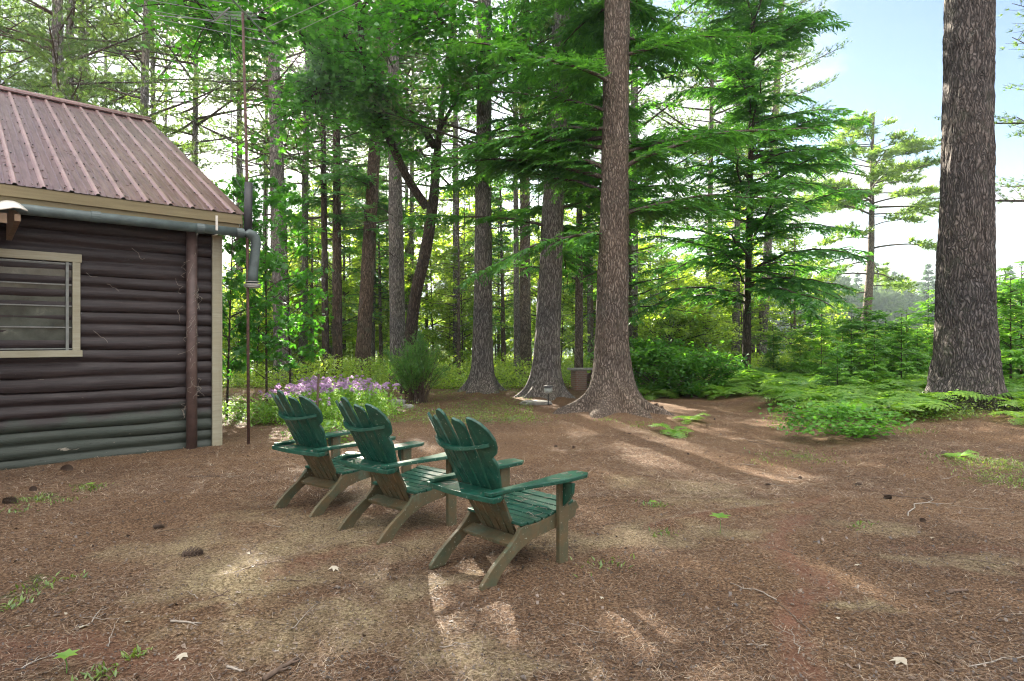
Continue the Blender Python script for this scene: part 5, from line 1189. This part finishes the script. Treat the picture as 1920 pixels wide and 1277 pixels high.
o = new_obj('fallen_twigs', np_mesh('fallen_twigs', *stamp(bv * np.array([1, 1.6, 1.3]), bf, np.stack([X, Y, ground_h(X, Y) + .005], -1), frames(np.stack([np.cos(a), np.sin(a), r.normal(size=n) * .2], -1)), r.uniform(.05, .13, n)), m)); tag(o, 'fallen needles and fine twigs strewn under the trees', None, None, 'stuff')
# crumbs: bark bits, cone scales
n = 150000; Y = 1.5 + 12.5 * r.uniform(0, 1, n) ** 1.4; x = r.uniform(-900, 2700, n); X = (x - 960) / F * Y; Zg = ground_h(X, Y)
m2_ = leaf_mat('litter_bits', (.03, .02, .016), (.22, .15, .1), .05); 
pv = np.array([[-.5, -.3, 0], [.5, -.25, .1], [.4, .35, 0], [-.4, .3, .15]]); pf = np.array([[0, 1, 2], [0, 2, 3]])
o = new_obj('litter_bits', np_mesh('litter_bits', *stamp(pv, pf, np.stack([X, Y, Zg + .006], -1), frames(ortho_dirs(n, r, .4)), r.uniform(.003, .016, n) * (1 + (r.random(n) > .96))), m2_)); tag(o, 'small dark bits of bark and cone scales on the ground', None, None, 'stuff')
# sticks
rr_ = random.Random(50)
named = [((1385, 820), (1490, 845), 'thin stick lying on the path toward the ferns'), ((1700, 965), (1745, 930), 'bent pale stick on the ground below the huge pine'), ((1655, 925), (1760, 935), 'long thin dark stick below the huge pine'), ((495, 1275), (560, 1240), 'thick broken stick at the near edge'), ((425, 1255), (455, 1262), 'short pale stick at the near left edge'), ((320, 1172), (380, 1172), 'curved light stick on the near left ground'), ((350, 900), (430, 895), 'thin twig near the end chair'), ((1775, 1112), (1815, 1110), 'short thick dark stick on the right ground')]
def stick(x0, y0, x1, y1, rad, label, grp, material):
    X0, Y0 = gp(x0, y0); X1, Y1 = gp(x1, y1); L_ = math.hypot(X1 - X0, Y1 - Y0); pts = []
    for k in range(7):
        t = k / 6; pts.append(Vector((X0 + (X1 - X0) * t + rr_.gauss(0, .03) * L_ * (0 < k < 6) - X0, Y0 + (Y1 - Y0) * t + rr_.gauss(0, .03) * L_ - Y0, 0)))
    for p in pts: p.z = float(ground_h(np.array([p.x + X0]), np.array([p.y + Y0]))[0]) + rad * .8 + abs(rr_.gauss(0, .004))
    mb = MB(); mb.tube(pts, [rad * (1.1 - .1 * k) for k in range(7)], 6)
    for k in (2, 4):
        if rr_.random() < .7: d = (pts[k + 1] - pts[k]).normalized(); s = Vector((-d.y, d.x, .1)) * rr_.choice([-1, 1]); mb.tube([pts[k], pts[k] + (d + s) * L_ * .12, pts[k] + (d * 1.1 + s * .8) * L_ * .22], [rad * .6, rad * .5, rad * .25], 5)
    o = mb.build('stick', material, None, smooth=True, loc=(X0, Y0, 0)); tag(o, label, 'stick', grp)
for (a, b, lab) in named: stick(*a, *b, .006 + .006 * ('thick' in lab), lab, None, M['dead'] if 'pale' in lab or 'light' in lab else M['twig'])
for k in range(110):
    x = rr_.uniform(0, 1900); y = 745 + 520 * rr_.random() ** 1.2; L_ = rr_.uniform(.08, .4); X0, Y0 = gp(x, y); a = rr_.uniform(0, 3.14)
    lx = (X0 - CX) * .741 + (Y0 - CY) * .672; ly = (X0 - CX) * -.672 + (Y0 - CY) * .741
    if ly > -.3 and lx < .3: continue
    X1, Y1 = X0 + math.cos(a) * L_, Y0 + math.sin(a) * L_
    stick(x, y, 960 + F * X1 / Y1, 638 + CAMH * F / Y1, rr_.uniform(.0015, .0035), 'thin twig lying among the needles on the ground', 'twigs on the ground', rr_.choice([M['dead'], M['twig'], M['twig']]))
# pine cones
r = rng(400); cv = []; cf = []
for i in range(12):
    for j in range(8):
        a = 2 * np.pi * (j / 8 + i * .19); t = i / 11; rad = .34 * math.sin(math.pi * (.12 + .83 * t)) ; p = np.array([t - .5, rad * .45 * math.cos(a), rad * .45 * math.sin(a)]); d = np.array([.5 - t * .3, math.cos(a), math.sin(a)]) * (.14 + .1 * math.sin(math.pi * t)); s = np.array([0, -math.sin(a), math.cos(a)]) * .05
        b = len(cv); cv += [p - s, p + s, p + d + s * 1.5, p + d - s * 1.5]; cf += [(b, b + 1, b + 2), (b, b + 2, b + 3)]
core = tubes_np([np.stack([np.linspace(-.5, .5, 9), np.zeros(9), np.zeros(9)], -1)], [.14 * np.sin(np.pi * (.1 + .85 * np.linspace(0, 1, 9)))], 8)
cq = core[1]; cft = np.concatenate([cq[:, [0, 1, 2]], cq[:, [0, 2, 3]]]); CV, CF = join([(np.array(cv), np.array(cf)), (core[0], cft)])
cone_me = np_mesh('pine_cone', CV, CF, plain('cone_brown', (.1, .068, .05), .8, 0, .4, 20))
cones = [(18, 946, .15), (297, 992, .1), (360, 1045, .16), (62, 922, .1), (125, 885, .18), (1075, 842, .06), (1042, 840, .06), (1665, 932, .09), (1610, 905, .07), (1770, 862, .1), (1730, 975, .07), (390, 1050, .05), (240, 1010, .05), (1180, 815, .06), (1340, 790, .06), (1290, 850, .05), (1440, 905, .06), (1500, 890, .06)]
for (x, y, s) in cones:
    s *= .8
    X, Y = gp(x, y); o = new_obj('pine_cone', cone_me, None, (X, Y, gz(X, Y) + s * .16)); o.scale = (s,) * 3; o.rotation_euler = (0, .1, x * .7)
    tag(o, {18: 'pine cone on the ground nearest the lower cabin wall, at the picture edge', 360: 'largest pine cone, lying on bare ground left of the chairs', 125: 'long pine cone just below the foot of the cabin wall'}.get(x, 'dark fallen pine cone lying on the needles'), 'pine cone', 'pine cones on the ground')
# dead leaves
lm = np_mesh('dead_leaf', np.array(MAPLE[0]) * np.array([1, .75, 1.6]), MAPLE[1], leaf_mat('pale_dead_leaf', (.34, .28, .2), (.62, .55, .44), .2)); 
for q, (x, y, s) in enumerate([(420, 990, .05), (462, 1024, .11), (468, 1038, .11), (622, 1064, .1), (515, 1030, .06), (110, 970, .08), (330, 1092, .07), (120, 1155, .08), (160, 1178, .08), (85, 1087, .06), (115, 1040, .05), (45, 1180, .1), (350, 1228, .08), (265, 1152, .05), (730, 1020, .07), (1610, 1060, .05), (1340, 1060, .06), (960, 890, .07), (1700, 1240, .1), (1570, 1160, .04), (1125, 1123, .04), (240, 1170, .05), (1870, 870, .08), (1830, 850, .06), (1750, 1010, .05), (1380, 905, .05)]):
    X, Y = gp(x, y); o = new_obj('dead_leaf', lm, None, (X, Y, gz(X, Y) + .012)); o.scale = (s * .85,) * 3; o.rotation_euler = (.15 * math.sin(q), .15, q * 1.9); tag(o, 'pale dry fallen leaf on the brown needles', 'leaf', 'dry leaves on the ground')
